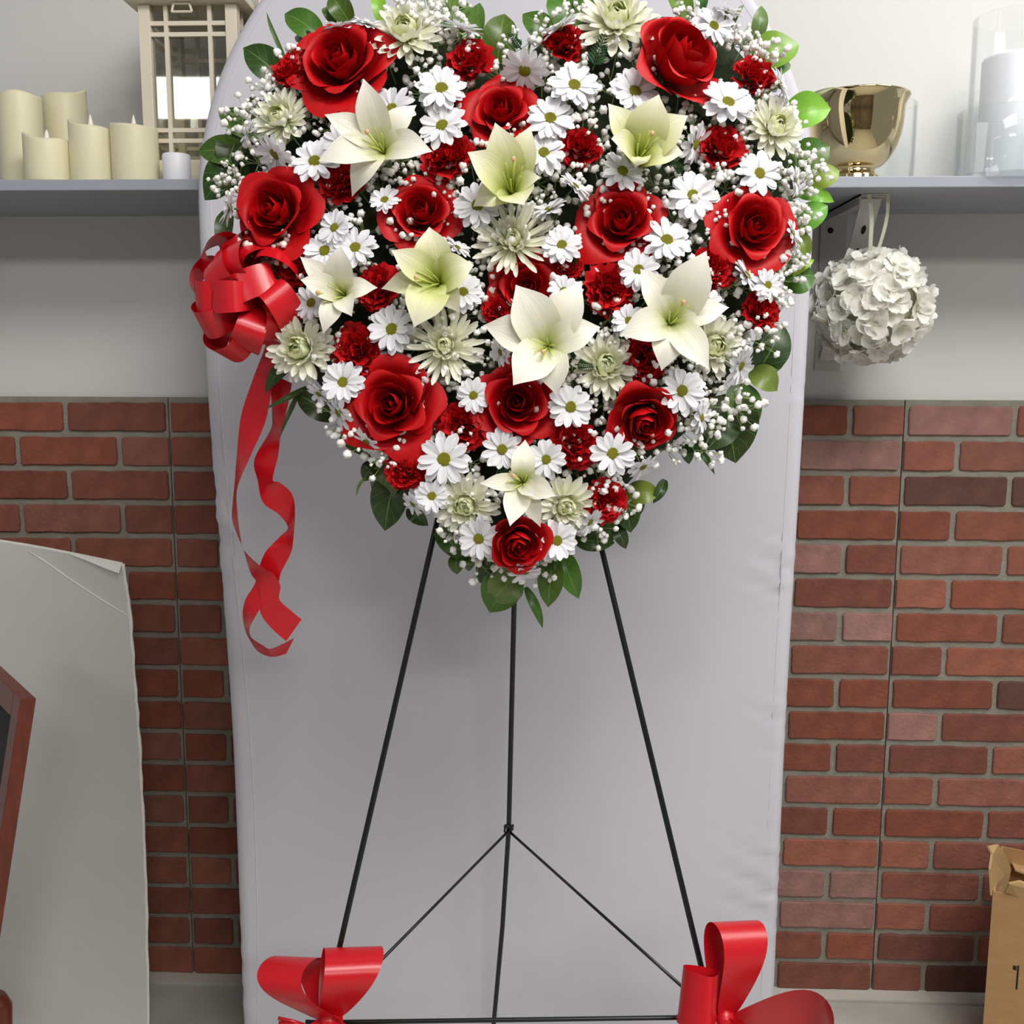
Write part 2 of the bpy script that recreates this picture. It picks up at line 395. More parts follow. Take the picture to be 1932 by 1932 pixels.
def candle(px0, px1, pytop, d, label, flame, seed, wave=0.012, tilt_=2.6, m=M_CANDLE, name='pillar_candle', grp='ivory flameless candles on the shelf'):
    r_ = random.Random(seed)
    a, b = at(px0, pytop, d), at(px1, pytop, d)
    R = (b.x-a.x)/2; cx = (a.x+b.x)/2; H = a.z-SZ1
    t = tag(empty(name, (cx, d, SZ1)), label, 'candle', grp)
    n = 40; ph = r_.random()*6.3; ph2 = r_.random()*6.3
    rim = [H-wave*0.5+wave*(0.30*cos(2*(2*pi*j/n-tilt_))+0.55*cos(2*pi*j/n-tilt_)+0.15*sin(2*pi*j/n*3+ph2)) for j in range(n)]
    V, Fc = [], []
    rings = [(R*0.985, 0.0, 0), (R, 0.004, 0), (R, None, -0.004), (R*0.985, None, 0), (R*0.88, None, 0), (R*0.80, 'in', 0), (0.0005, 'in', 0)]
    for rr, z, dz in rings:
        for j in range(n):
            zz = z if isinstance(z, float) else (H-0.022 if z == 'in' else rim[j]+dz)
            V.append((rr*cos(2*pi*j/n), rr*sin(2*pi*j/n), zz))
    for i in range(len(rings)-1):
        for j in range(n): Fc.append((i*n+j, i*n+(j+1) % n, (i+1)*n+(j+1) % n, (i+1)*n+j))
    Fc.append(tuple(reversed(range(n))))
    put('wax_body', mesh('wax_body', V, Fc, m), t)
    if flame:
        MB().lathe([(0.0012, H-0.022), (0.0045, H-0.012), (0.005, H-0.004), (0.003, H+0.006), (0.0008, H+flame)], 14).build('flame_tip', M_FLAME, t, True)
    return t
candle(-4, 74, 172, 1.835, 'tallest ivory pillar candle standing at the end of the shelf', 0, 1, 0.010, 2.0)
candle(80, 160, 172, 1.915, 'tall ivory candle with dipped rim behind the shorter candles', 0, 2, 0.014, 0.5)
candle(46, 131, 258, 1.755, 'shortest ivory candle in front of the tall pillar candles', 0.011, 3, 0.010, 3.3)
candle(131, 211, 233, 1.765, 'ivory candle with a flame tip between two shorter-set candles', 0.014, 5, 0.012, 3.3)
candle(210, 295, 235, 1.765, 'ivory candle with a flame tip touching the lantern', 0.015, 8, 0.008, 3.0)
a = at(307, 292, 1.75); b = at(358, 292, 1.75); vr = (b.x-a.x)/2
vt = tag(empty('votive_candle', ((a.x+b.x)/2, 1.75, SZ1)), 'small white votive candle in front of the lantern base', 'candle')
vh = a.z-SZ1
MB().lathe([(0.001, 0), (vr*0.96, 0), (vr, 0.002), (vr, vh-0.003), (vr*0.95, vh), (vr*0.8, vh-0.001), (0.001, vh-0.003)], 28).build('wax_body', M_WHITEWAX, vt, True)
MB().tube([(0, 0, vh-0.003), (0.001, 0, vh+0.004)], 0.0008, 6).build('wick', M_DARK, vt)

def lantern(pxl, pxr, d, label, H=0.345):
    a, b = at(pxl, 200, d), at(pxr, 200, d)
    W = b.x-a.x; D = 0.165; T = 0.0195
    t = tag(empty('candle_lantern', (a.x, d, SZ1)), label, 'lantern', None)
    BASE = 0.045
    MB().box(-0.008, W+0.008, -0.008, D+0.006, 0.006, 0.020).box(0.002, W-0.002, 0.002, D-0.002, 0.020, BASE).build('base', M_LANTERN, t, bevel=0.0015)
    for x in (0.012, W-0.012):
        for y in (0.012, D-0.012):
            MB().lathe([(0.001, 0), (0.009, 0), (0.009, 0.006), (0.001, 0.006)], 12, (x, y, 0)).build('foot', M_DARK, t)
    for x in (0, W-T):
        for y in (0, D-T):
            MB().box(x, x+T, y, y+T, BASE, H).build('post', M_LANTERN, t, bevel=0.001)
    zs = [at(pxl, y, d).z-SZ1 for y in (43, 64, 245, 265)]
    xs = [at(x, 150, d).x-a.x for x in (316, 398)] if pxl < 300 else [W*0.27, W*0.72]
    mw = 0.0034
    for y in (0.006, D-0.006):
        for x in xs: MB().box(x-mw, x+mw, y-0.003, y+0.003, BASE, H).build('muntin', M_LANTERN, t)
        for z in zs: MB().box(T, W-T, y-0.0026, y+0.0026, z-mw, z+mw).build('muntin', M_LANTERN, t)
        MB().box(T, W-T, y+0.0035, y+0.0052, BASE, H).build('pane', M_PANE, t)
    for x in (0.006, W-0.006):
        for yy in (D*0.28, D*0.72): MB().box(x-0.003, x+0.003, yy-mw, yy+mw, BASE, H).build('muntin', M_LANTERN, t)
        for z in zs: MB().box(x-0.0026, x+0.0026, T, D-T, z-mw, z+mw).build('muntin', M_LANTERN, t)
        MB().box(x-0.0052, x-0.0035, T, D-T, BASE, H).build('pane', M_PANE, t)
    # eaves and pyramid roof
    o = 0.018
    MB().box(-o, W+o, -o, D+o-0.004, H, H+0.012).build('eave', M_LANTERN, t, bevel=0.002)
    r = MB(); z0, z1 = H+0.012, H+0.085; q = 0.045
    A = [(-o*0.6, -o*0.6, z0), (W+o*0.6, -o*0.6, z0), (W+o*0.6, D+o*0.3, z0), (-o*0.6, D+o*0.3, z0)]
    B = [(q, q, z1), (W-q, q, z1), (W-q, D-q, z1), (q, D-q, z1)]
    for i in range(4): r.quad(A[i], A[(i+1) % 4], B[(i+1) % 4], B[i])
    r.quad(*B); r.build('roof', M_LANTERN, t)
    # latch ring hanging from the eave
    cx = at(345, 15, d).x-a.x if pxl < 300 else W/2
    l = MB(); h0 = H-0.002
    for p, q_ in (((-0.013, 0), (0.013, 0)), ((0.013, 0), (0.017, -0.013)), ((0.017, -0.013), (-0.017, -0.013)), ((-0.017, -0.013), (-0.013, 0))):
        l.tube([(cx+p[0], -0.006, h0+p[1]), (cx+q_[0], -0.006, h0+q_[1])], 0.002, 8)
    l.build('latch_ring', M_LANTERN, t)
    return t
lantern(268, 452, 1.785, 'cream window-pane candle lantern with glass sides beside the candles', at(360, 6, 1.785).z-SZ1)
lantern(493, 660, 1.825, 'second cream lantern half hidden behind the arched backdrop', at(493, -60, 1.825).z-SZ1)

# gold bowl
bd = 1.80
bc = at(1617, 200, bd); R = at(1714, 190, bd).x-bc.x
bt = tag(empty('gold_bowl', (bc.x, bd, SZ1)), 'polished gold pedestal bowl with flared lip on the shelf', 'bowl')
Hb = at(1617, 184, bd).z-SZ1
k = R/0.09
prof = [(0.001, 0.006), (0.042*k, 0.004), (0.043*k, 0.0), (0.046*k, 0.001), (0.046*k, 0.006), (0.043*k, 0.009), (0.044*k, 0.013), (0.040*k, 0.017), (0.036*k, 0.020), (0.036*k, 0.024)]
hb = Hb-0.024
for i in range(13):
    s = i/12.0
    prof.append(((0.036+0.046*sin(s*pi/2)**0.85)*k, 0.024+hb*(0.02+0.80*s**1.5)))
prof += [(0.0845*k, 0.024+hb*0.90), (0.0885*k, 0.024+hb*0.965), (0.0905*k, 0.024+hb*0.985), (0.090*k, Hb), (0.087*k, 0.024+hb*0.985), (0.0815*k, 0.024+hb*0.86), (0.076*k, 0.024+hb*0.6), (0.055*k, 0.024+hb*0.25), (0.001, 0.024+hb*0.12)]
MB().lathe(prof[:10], 48).build('pedestal', M_GOLD, bt, True)
MB().lathe(prof[9:], 64).build('basin', M_GOLD, bt, True)

def cylinder_vase(pxl, pxr, pytop, d, label, R=None):
    a, b = at(pxl, pytop, d), at(pxr, pytop, d)
    R_ = R or (b.x-a.x)/2; cx = a.x+R_; H = a.z-SZ1; g = 0.0022
    prof = [(0.0005, 0), (R_-0.003, 0), (R_, 0.003), (R_, H-0.001), (R_-g*0.5, H), (R_-g, H-0.001), (R_-g, 0.010), (R_-g-0.003, 0.007), (0.0005, 0.007)]
    o = MB().lathe(prof, 56).build('glass_cylinder_vase', M_GLASS, None, True, Matrix.Translation((cx, d, SZ1)))
    return tag(o, label, 'vase', 'clear glass cylinders on the shelf'), (cx, R_)
cylinder_vase(1600, 1729, 199, 1.93, 'clear glass cylinder standing behind the gold bowl')
_, (tx, tr_) = cylinder_vase(1842, 2010, 34, 1.87, 'tall clear glass cylinder holding a white pillar candle')
cylinder_vase(1811, 1975, 212, 1.755, 'short clear glass cylinder in front of the tall glass one', None)
ch = at(1870, 100, 1.87).z-SZ1
wc = tag(empty('white_pillar_candle', (tx, 1.87, SZ1+0.0075)), 'white pillar candle inside the tall glass cylinder', 'candle')
MB().lathe([(0.001, 0), (tr_*0.74, 0), (tr_*0.76, 0.003), (tr_*0.76, ch-0.02), (tr_*0.72, ch-0.0145), (tr_*0.6, ch-0.016), (0.001, ch-0.018)], 40).build('wax_body', M_WHITEWAX, wc, True)
MB().tube([(0, 0, ch-0.018), (0.002, 0, ch-0.008)], 0.001, 6).build('wick', M_DARK, wc)

# ------------------------------------------------------------------ hydrangea kissing ball
KB = at(1645, 578, 1.775); KR = 0.094
kb = tag(empty('kissing_ball', KB), 'round white silk hydrangea ball hanging from the shelf bracket', 'flower ball')
core = MB().lathe([(KR*0.74*sin(pi*i/16)+1e-4, -KR*0.74*cos(pi*i/16)) for i in range(17)], 24).build('core', M_HYD, kb, True)
def hyd_petal(u, v):
    ww = (0.30+0.75*sin(pi*min(1, v*0.80+0.05))**0.7)*(1 if v < 0.8 else sqrt(max(0.02, 1-((v-0.8)/0.22)**2)))
    return (0.05+v*0.95, u*0.52*ww, 0.16*v*v+0.13*u*u*ww+0.03*sin(5*v+3*u))
hp_me = [grid('petal', lambda u, v, s=s: (lambda p: (p[0], p[1], p[2]*s+0.05*sin(4*u+6*v+s*3)))(hyd_petal(u, v)), 6, 6, M_HYD) for s in (0.3, 0.8, 1.4)]
hc_me = MB().lathe([(0.001, 0.08), (0.06, 0.05), (0.08, 0.0), (0.001, -0.1)], 8)
hc_mesh = mesh('floret', hc_me.V, hc_me.F, M_HYD)
rh = random.Random(11); N = 140
for i in range(N):
    zc = 1-2*(i+0.5)/N; rr = sqrt(1-zc*zc); th = i*2.39996
    nrm = Vector((rr*cos(th), rr*sin(th), zc)); nrm = (nrm+Vector((rh.uniform(-.18, .18), rh.uniform(-.18, .18), rh.uniform(-.18, .18)))).normalized()
    s = KR*rh.uniform(0.24, 0.30)
    fl_ = put('floret', hc_mesh, kb, axis_basis(nrm, nrm*KR*rh.uniform(0.78, 0.92), s, rh.random()*6.3))
    for q in range(4):
        put('petal', hp_me[rh.randrange(3)], fl_, Matrix.Rotation(q*pi/2+rh.uniform(-.2, .2), 4, 'Z') @ Matrix.Rotation(-rh.uniform(0.0, 0.5), 4, 'Y') @ Matrix.Scale(rh.uniform(0.9, 1.12), 4))
hk = at(1652, 364, 1.768)
b = MB()
def strip(b, P, wv, wd):
    k0 = len(b.V)
    for p in P: b.V += [Vector(p)-wv*wd, Vector(p)+wv*wd]
    for i in range(len(P)-1): b.F.append((k0+2*i, k0+2*i+1, k0+2*i+3, k0+2*i+2))
top = Vector((hk.x+0.004, hk.y, SZ0-0.001)); lo = KB+Vector((0, 0, KR*0.85))
for sx in (-1, 1):
    P = []
    for i in range(11):
        t = i/10
        P.append(top.lerp(lo, t)+Vector((sx*(0.0125*(1-t)**0.6+0.003)+0.002*sin(5*t), -0.002-0.006*sin(pi*t), 0)))
    strip(b, [p-KB for p in P], Vector((0.9, 0.25*sx, 0)).normalized(), 0.0032)
strip(b, [top+Vector((x, -0.002, 0.0)) - KB for x in (-0.0155, 0, 0.0155)], Vector((0, 1, 0)), 0.0032)
b.build('hanging_ribbon', M_HYD, kb)

# ================================================================== ARCHED BACKDROP
BY = 1.64
bl, brt = -0.5615, 0.4045
bxc = (bl+brt)/2; bw = (brt-bl)/2; spring = at(950, 385, BY).z
NZ, NU = 150, 96
def mid_x(z): return bxc+0.008*smoothstep((1.45-z)/0.9)
def half_w(z):
    base = bw-0.017*smoothstep((1.45-z)/0.9)
    if z <= spring: return base
    q = (z-spring)/bw
    return bw*sqrt(max(0.0, 1-q*q))
WR = [  # wrinkles of the cover: (z, x from, x to, height, spacing)
    (1.02, bl, bl+0.075, 0.0055, 0.016, 0.11), (0.70, brt-0.10, brt, 0.003, 0.03, 0.05), (0.96, brt-0.14, brt, 0.0045, 0.028, 0.045),
    (0.40, brt-0.16, brt, 0.0045, 0.030, 0.09), (1.26, brt-0.05, brt, 0.004, 0.03, 0.03), (0.22, bl, bl+0.06, 0.004, 0.018, 0.14)]
def wrinkle(x, z):
    d = 0
    for zc, x0, x1, h, sp, sz in WR:
        if x0-0.02 < x < x1+0.02:
            t = (x-x0)/(x1-x0); wx = smoothstep(1-t) if x0 <= bl+1e-6 else smoothstep(t)
            wz = exp(-((z-zc)/sz)**2)
            d += h*wx*wz*(sin((z-zc)/sp*2*pi+2.2*sin(x*37+zc*9))+0.5*sin((z-zc)/sp*3.7+x*61))
    return d
V, U, Fc = [], [], []
ztop = spring+bw-0.0008
for j in range(NZ+1):
    t = j/NZ
    z = 0.004+(ztop-0.004)*t if t < 0.7 else None
    if z is None:
        zz = 0.004+(ztop-0.004)*0.7; q = (t-0.7)/0.3; z = zz+(ztop-zz)*sin(q*pi/2)
    hw = half_w(z)
    for i in range(NU+1):
        u = -1+2*i/NU; u = sin(u*pi/2)*0.45+u*0.55 if abs(u) < 1 else u
        x = mid_x(z)+u*hw
        e = hw-abs(u*hw); rr = 0.022
        y = BY + (rr-sqrt(max(0, rr*rr-(rr-min(e, rr))**2)))*0.95 + 0.005*sin(2.1*x+1.3*z) 
        if z > spring+bw*0.9: pass
        V.append((x, y-wrinkle(x, z), z)); U.append((i/NU, t))
for j in range(NZ):
    for i in range(NU):
        a = j*(NU+1)+i; Fc.append((a, a+1, a+NU+2, a+NU+1))
k = len(V)
for j in range(NZ+1):   # back
    for i in (0, NU):
        x, y, z = V[j*(NU+1)+i]; V.append((x, BY+0.050, z)); U.append((0, 0))
for j in range(NZ):
    Fc.append((k+2*j, k+2*j+1, k+2*j+3, k+2*j+2))
    Fc.append((j*(NU+1), (j+1)*(NU+1), k+2*j+2, k+2*j)); Fc.append((j*(NU+1)+NU, k+2*j+1, k+2*j+3, (j+1)*(NU+1)+NU))
bo = tag(empty('arched_backdrop', (bxc, BY, 0)), 'tall white cloth-covered arched backdrop panel standing behind the heart', 'backdrop')
binv = Matrix.Translation((-bxc, -BY, 0))
put('cloth_cover', mesh('cloth_cover', V, Fc, M_CLOTH, U), bo, binv)
for sgn in (-1, 1):
    P = []
    for i in range(60):
        z = 0.02+(spring+bw*0.75-0.02)*i/59
        hw = half_w(z)-0.026-0.012*exp(-((z-0.5)/0.4)**2)*(sgn < 0)
        x = mid_x(z)+sgn*hw
        P.append((x-bxc, -wrinkle(x, z)+0.005*sin(2.1*x+1.3*z)+0.0006, z))
    MB().tube(P, 0.0011, 6).build('seam', M_CLOTH, bo, True)
MB().box(-0.45, 0.45, 0.006, 0.15, 0.0, 0.012).build('foot_plate', M_FOAMCORE, bo)

# ================================================================== WHITE FOAM BOARD (lower corner of the room)
fb = tag(empty('foam_board', (-1.0, 1.72, 0)), 'big warped white foam board with a crumpled top corner against the brick', 'board')
NX, NZb = 24, 40
def fb_pt(u, v, off):        # u 0 = edge by the backdrop, v 0 = floor
    topR = at(236, 1062, 1.80); botR = at(277, 1960, 1.735)
    topL = at(-560, 945, 1.96); botL = at(-460, 2000, 1.74)
    zb = 0.0
    r = botR.lerp(topR, v); l = botL.lerp(topL, v)
    r.z = topR.z*v; l.z = topL.z*v
    p = r.lerp(l, u)
    p.x += 0.006*sin(pi*v)*(1-u)
    p.y += -0.02*sin(pi*u)*v + 0.012*sin(pi*v)
    p.z += 0.010*sin(pi*min(1, u*1.6))*v*v
    c = max(0, 1-(u*1.05/0.24+(1-v)/0.10))     # crumpled corner
    p.y -= 0.014*c**1.4
    p.y += off
    return p
V, Fc = [], []
for off in (0, 0.005):
    for j in range(NZb+1):
        for i in range(NX+1): V.append(fb_pt((i/NX)**1.6, 1-(1-j/NZb)**1.5, off)-Vector((-1.0, 1.72, 0)))
n1 = (NX+1)*(NZb+1)
for s in (0, 1):
    for j in range(NZb):
        for i in range(NX):
            a = s*n1+j*(NX+1)+i; Fc.append((a, a+1, a+NX+2, a+NX+1))
put('face_paper', mesh('face_paper', V, Fc, M_FOAMBOARD), fb)
rf = random.Random(5)
P = [Vector(V[j*(NX+1)])+Vector((rf.uniform(-.001, .001), 0.0025, 0)) for j in range(NZb+1)]
MB().tube(P, [0.0032+rf.uniform(-.0006, .0008) for _ in P], 6).build('torn_edge', M_FOAMCORE, fb, True)
P = [Vector(V[NZb*(NX+1)+i])+Vector((0, 0.0025, 0)) for i in range(NX+1)]
MB().tube(P, 0.0032, 6).build('top_edge', M_FOAMCORE, fb, True)
P = [fb_pt(u*0.23, v, 0)-Vector((-1.0, 1.7205, 0)) for u, v in ((0.02, 0.895), (0.25, 0.918), (0.5, 0.945), (0.75, 0.975), (0.9, 0.99))]
MB().tube(P, 0.0014, 6).build('crease', M_FOAMCORE, fb, True)

fc = [fb_pt(u, 1.0, -0.0015)-Vector((-1.0, 1.72, 0)) for u in (0.0, 0.03, 0.07, 0.12)]
lowp = [p+Vector((-0.003*t, -0.006*t, -0.015*t)) for p, t in zip(fc, (1.0, 0.8, 0.4, 0.0))]
b = MB(); b.V = fc+lowp; b.F = [(i, i+1, 5+i, 4+i) for i in range(3)]
b.build('folded_corner', M_FOAMCORE, fb)
# wooden A-frame sign, seen nearly edge on
C0 = at(54, 1318, 1.30)
h = Vector((-0.66, 0.75, 0)).normalized(); s_ = Vector((-0.20, -0.02, -0.98)).normalized(); nn = h.cross(s_).normalized()
sg = tag(empty('wooden_sign_board', (C0.x, C0.y, 0)), 'reddish brown wooden framed board jutting in beside the foam board', 'sign board')
LEN = C0.z/0.98-0.002; WID = 0.40
S = Matrix.Translation(-Vector((C0.x, C0.y, 0))) @ basis(h, nn, s_, C0)
T = 0.020
MB().box(0, 0.034, -T/2, T/2, 0, LEN, S).build('stile', M_WOOD, sg, bevel=0.0015)
MB().box(WID-0.034, WID, -T/2, T/2, 0, LEN, S).build('stile', M_WOOD, sg, bevel=0.0015)
MB().box(0.034, WID-0.034, -T/2, T/2, 0, 0.034, S).build('rail', M_WOOD, sg, bevel=0.0015)
MB().box(0.034, WID-0.034, -T/2, T/2, LEN*0.72, LEN*0.72+0.034, S).build('rail', M_WOOD, sg, bevel=0.0015)
MB().box(0.034, WID-0.034, -T*0.2, T*0.2, 0.034, LEN*0.72, S).build('chalk_panel', M_CHALK, sg)
# turned post foot at the frame's edge
pf = at(0, 1932, 1.45)
wp = tag(empty('wooden_post', (pf.x-0.012, 1.45, 0)), 'dark brown rounded wooden post below the sign board', 'post')
zt = at(0, 1878, 1.45).z
MB().lathe([(0.001, 0), (0.026, 0), (0.030, 0.02), (0.022, zt*0.4), (0.028, zt*0.8), (0.030, zt*0.93), (0.022, zt*0.985), (0.001, zt)], 28).build('turned_post', M_WOOD, wp, True)

# ================================================================== CARDBOARD BOX
CD = 1.74
ca = at(1872, 1700, CD); ct = at(1872, 1682, CD).z
cbm = Matrix.Translation((ca.x, CD, 0)) @ Matrix.Rotation(radians(-27), 4, 'Z'); cbi = cbm.inverted()
cb = tag(empty('cardboard_box', mtx=cbm), 'brown corrugated cardboard box with torn flaps by the brick wall', 'box')
Wc, Dc = 0.34, 0.20
w_ = 0.004
MB().box(0, Wc, 0, w_, 0, ct).build('front_wall', M_CARD, cb)
MB().box(0, w_, w_, Dc, 0, ct).build('side_wall', M_CARD, cb)
MB().box(Wc-w_, Wc, w_, Dc, 0, ct).build('side_wall', M_CARD, cb)
MB().box(w_, Wc-w_, Dc-w_, Dc, 0, ct).build('back_wall', M_CARD, cb)
MB().box(w_, Wc-w_, w_, Dc-w_, 0, w_).build('bottom', M_CARD, cb)
def torn(P, name, m, parent, th=0.0035):   # torn polygon flap with thickness
    P = [Vector(p) for p in P]; nrm = (P[1]-P[0]).cross(P[2]-P[0]).normalized()*th
    n = len(P); b = MB(); b.V = P+[p+nrm for p in P]
    b.F = [tuple(range(n)), tuple(reversed(range(n, 2*n)))]+[(i, (i+1) % n, n+(i+1) % n, n+i) for i in range(n)]
    return b.build(name, m, parent)
def cl_(px, py, d): return cbi @ at(px, py, d)
# side flap standing up with a ragged top
torn([cl_(1872, 1690, CD), cl_(1869, 1640, CD-0.004), cl_(1873, 1612, CD+0.01), cl_(1866, 1597, CD+0.012), cl_(1884, 1593, CD+0.03), cl_(1896, 1610, CD+0.06), cl_(1908, 1640, CD+0.10), cl_(1897, 1690, CD+0.10)], 'side_flap', M_CARD_IN, cb)
torn([cl_(1896, 1686, CD-0.004), cl_(1904, 1668, CD-0.03), cl_(1925, 1664, CD-0.035), cl_(1990, 1690, CD-0.05), cl_(1995, 1730, CD-0.04), cl_(1940, 1716, CD-0.012)], 'front_flap', M_CARD_IN, cb)
torn([cl_(1905, 1620, CD+0.19), cl_(1990, 1622, CD+0.19), cl_(1990, 1668, CD+0.10), cl_(1915, 1640, CD+0.12)], 'back_flap', M_CARD_IN, cb)
# printed figure on the front
def on_front(px, py):
    n_ = cbm.to_3x3() @ Vector((0, -1, 0)); v = ray(px, py); o_ = cbm.translation
    return cbi @ (EYE+v*((o_-EYE).dot(n_)/v.dot(n_)))
f0, f1, f2, f3 = on_front(1916, 1866), on_front(1923, 1822), on_front(1911, 1829), on_front(1918, 1823)
MB().box(f0.x, f1.x, -0.0006, 0, f0.z, f1.z).box(f2.x, f3.x, -0.0006, 0, f2.z, f3.z).build('printed_figure', M_INK, cb)

# ================================================================== EASEL
es = tag(empty('wire_easel', (0, 1.2, 0)), 'tall dark wire tripod easel carrying the flower heart', 'easel')
ei = Matrix.Translation((0, -1.2, 0))
OFFL = -0.042
def leg_line(p1, p2):
    a, b = hp(*p1, OFFL), hp(*p2, OFFL); d = b-a
    foot = a+d*((0.004-a.z)/d.z); return a, b, foot
apex = hp(973, 345, OFFL)
feet = []
for p1, p2 in (((821, 1000), (640, 1790)), ((1135, 1035), (1315, 1790))):
    a, b, ft = leg_line(p1, p2); feet.append((a, b, ft))
    MB().tube([apex, a, b, ft], 0.0036, 10).build('leg', M_WIRE, es, True, ei)
def leg_at(i, py):
    a, b, ft = feet[i]; best = None
    for k in range(801):
        p = a.lerp(ft, k/800); v = p-EYE; y = 966-F*v.dot(_up)/v.dot(_fwd)
        if best is None or abs(y-py) < best[0]: best = (abs(y-py), p)
    return best[1]
barL, barR = leg_at(0, 1924), leg_at(1, 1914)
r1 = at(970, 1140, 1.455); r2 = at(960, 1562, 1.525); r3 = at(932, 1925, 1.585)
ra = apex+Vector((0, 0.012, 0))
d = (r3-r2).normalized(); ft = r3+d*((0.003-r3.z)/d.z); ft.y = min(ft.y, 1.615)
MB().tube([ra, r1, r2, (r2+r3)/2+Vector((0.002, 0, 0)), r3, ft], 0.0040, 10).build('rear_leg', M_WIRE, es, True, ei)
MB().tube([barL+Vector((-0.02, -0.006, 0)), barL+Vector((0, -0.006, 0)), barR+Vector((0, -0.006, 0)), barR+Vector((0.02, -0.006, 0))], 0.0028, 8).build('crossbar', M_WIRE, es, True, ei)
br = r2+Vector((0, -0.006, -0.004))
MB().tube([barL, br+Vector((-0.002, 0, 0))], 0.0021, 8).build('brace', M_WIRE, es, True, ei)
MB().tube([barR, br+Vector((0.002, 0, 0))], 0.0021, 8).build('brace', M_WIRE, es, True, ei)
P = [r2+Vector((0.0068*cos(q), 0.0068*sin(q), 0.0035*sin(q*0.5)-0.002+0.006*max(0, cos(q*1.5)))) for q in [i*0.35 for i in range(37)]]
MB().tube(P, 0.0016, 8).build('wire_coil', M_WIRE, es, True, ei)

# ================================================================== HEART FORM
OUT = [(425, 380), (432, 270), (488, 160), (560, 95), (640, 50), (740, 25), (860, 32), (935, 80), (985, 96), (1040, 50), (1110, 18), (1180, 8), (1300, 12), (1395, 60), (1465, 140), (1505, 250), (1522, 350), (1508, 440), (1490, 530), (1440, 620), (1395, 720), (1330, 815), (1230, 895), (1150, 980), (1060, 1058), (980, 1092), (905, 1058), (830, 990), (760, 920), (700, 850), (630, 790), (580, 730), (530, 640), (475, 490)]
HC = (972, 470)
V, Fc = [], []; n = len(OUT)
rings = [(0.90, -0.035), (0.945, -0.03), (0.955, -0.012), (0.93, 0.0), (0.85, None), (0.65, None), (0.40, None), (0.15, None)]
for s, off in rings:
    for x, y in OUT:
        px, py = HC[0]+(x-HC[0])*s, HC[1]+(y-HC[1])*s
        V.append(hp(px, py, dome(px, py)*0.6+0.004 if off is None else off))
for r in range(len(rings)-1):
    for i in range(n): Fc.append((r*n+i, r*n+(i+1) % n, (r+1)*n+(i+1) % n, (r+1)*n+i))
Fc.append(tuple((len(rings)-1)*n+i for i in range(n))); Fc.append(tuple(reversed(range(n))))
hc = hp(*HC, 0)
form = put('heart_form', mesh('heart_form', [v-hc for v in V], Fc, M_FORM), None, Matrix.Translation(hc))
tag(form, 'dark mossy heart-shaped form glimpsed between the blooms on the easel', 'floral form')
def surf(px, py): return dome(px, py)*0.6+0.004

# ================================================================== FLOWERS
def face_axis(px, py, tx=None, ty=None):
    if tx is None: tx = 0.42*(px-966)/550
    if ty is None: ty = 0.15-0.40*(py-520)/520
    return (HN + HX*tx + HY*ty).normalized()
anchors = []     # (px, py, ref)
def stem_mesh(m, L=1.6, r=0.06):
    b = MB().tube([(0, 0, -0.2), (0, 0, -L)], r, 6); return mesh('stem', b.V, b.F, m)
ST1 = stem_mesh(M_STEM); ST2 = stem_mesh(M_STEM, 2.0, 0.05)

# ---- roses
def rose_set(seed, nouter=5, openness=1.0, prof=None):
    r = random.Random(seed); out = []
    def petal(th, A, rb_, rm, rt, zb, zt, lip, point, tw):
        ph = r.random()*6.3; sk = r.uniform(-0.08, 0.08)
        def fn(u, v):
            wv = 0.30+0.70*sin(pi*min(1.0, 0.12+v*0.62))**0.8
            ve = v*(1-0.20*abs(u)**2.6*(0.4+0.6*v)+point*0.10*max(0, 1-abs(u)*2.2)*v*v)
            a = th + A*u*wv + sk*v
            R_ = (1-ve)**2*rb_+2*ve*(1-ve)*rm*1.25+ve*ve*rt
            z = zb+(zt-zb)*(1-(1-min(1.08, ve))**1.25 if ve < 1 else ve)
            s = max(0, ve-0.72)/0.28
            R_ += lip*s**1.5*(1+0.35*sin(3*u+ph)); z -= lip*0.75*s**2.2*(1+0.3*sin(2*u+ph))
            R_ *= 1+tw*u + 0.025*sin(4*u+ph)*ve
            return (R_*cos(a), R_*sin(a), z)
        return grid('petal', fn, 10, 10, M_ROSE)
    t0 = r.random()*6.3
    for i in range(3): out.append(petal(t0+i*2.1, 1.75, 0.03, 0.09+0.028*i, 0.035+0.03*i, -0.35, 0.44, 0.0, 0, 0.16))
    for i in range(4): out.append(petal(t0+0.6+i*1.57, 1.15, 0.06, 0.235+r.uniform(-.02, .02), 0.18+r.uniform(-.02, .02), -0.38, 0.47, 0.012, 0, 0.13))
    for i in range(5): out.append(petal(t0+1.3+i*1.257, 0.98, 0.08, 0.37+r.uniform(-.02, .03), 0.36*openness+r.uniform(-.02, .03), -0.42, 0.44, 0.05, 0.2, 0.10))
    for i in range(5): out.append(petal(t0+0.4+i*1.257+r.uniform(-.15, .15), 0.98, 0.08, 0.52, 0.60*openness, -0.46, 0.34+r.uniform(-.06, .04), 0.12*openness, 0.6, 0.06))
    for i in range(nouter): out.append(petal(t0+1.1+i*6.283/nouter+r.uniform(-.2, .2), 0.95, 0.08, 0.64, 0.92*openness+r.uniform(-.06, .10), -0.50, 0.06+r.uniform(-.1, .10), 0.15*openness, 1.0, 0.05))
    return out
RSETS = [rose_set(s, 5, 1.0) for s in (21, 34, 55)] + [rose_set(77, 4, 0.78)]
cal = MB().lathe([(0.02, -0.75), (0.07, -0.70), (0.12, -0.58), (0.10, -0.45), (0.02, -0.4)], 10); CAL = mesh('calyx', cal.V, cal.F, M_STEM)
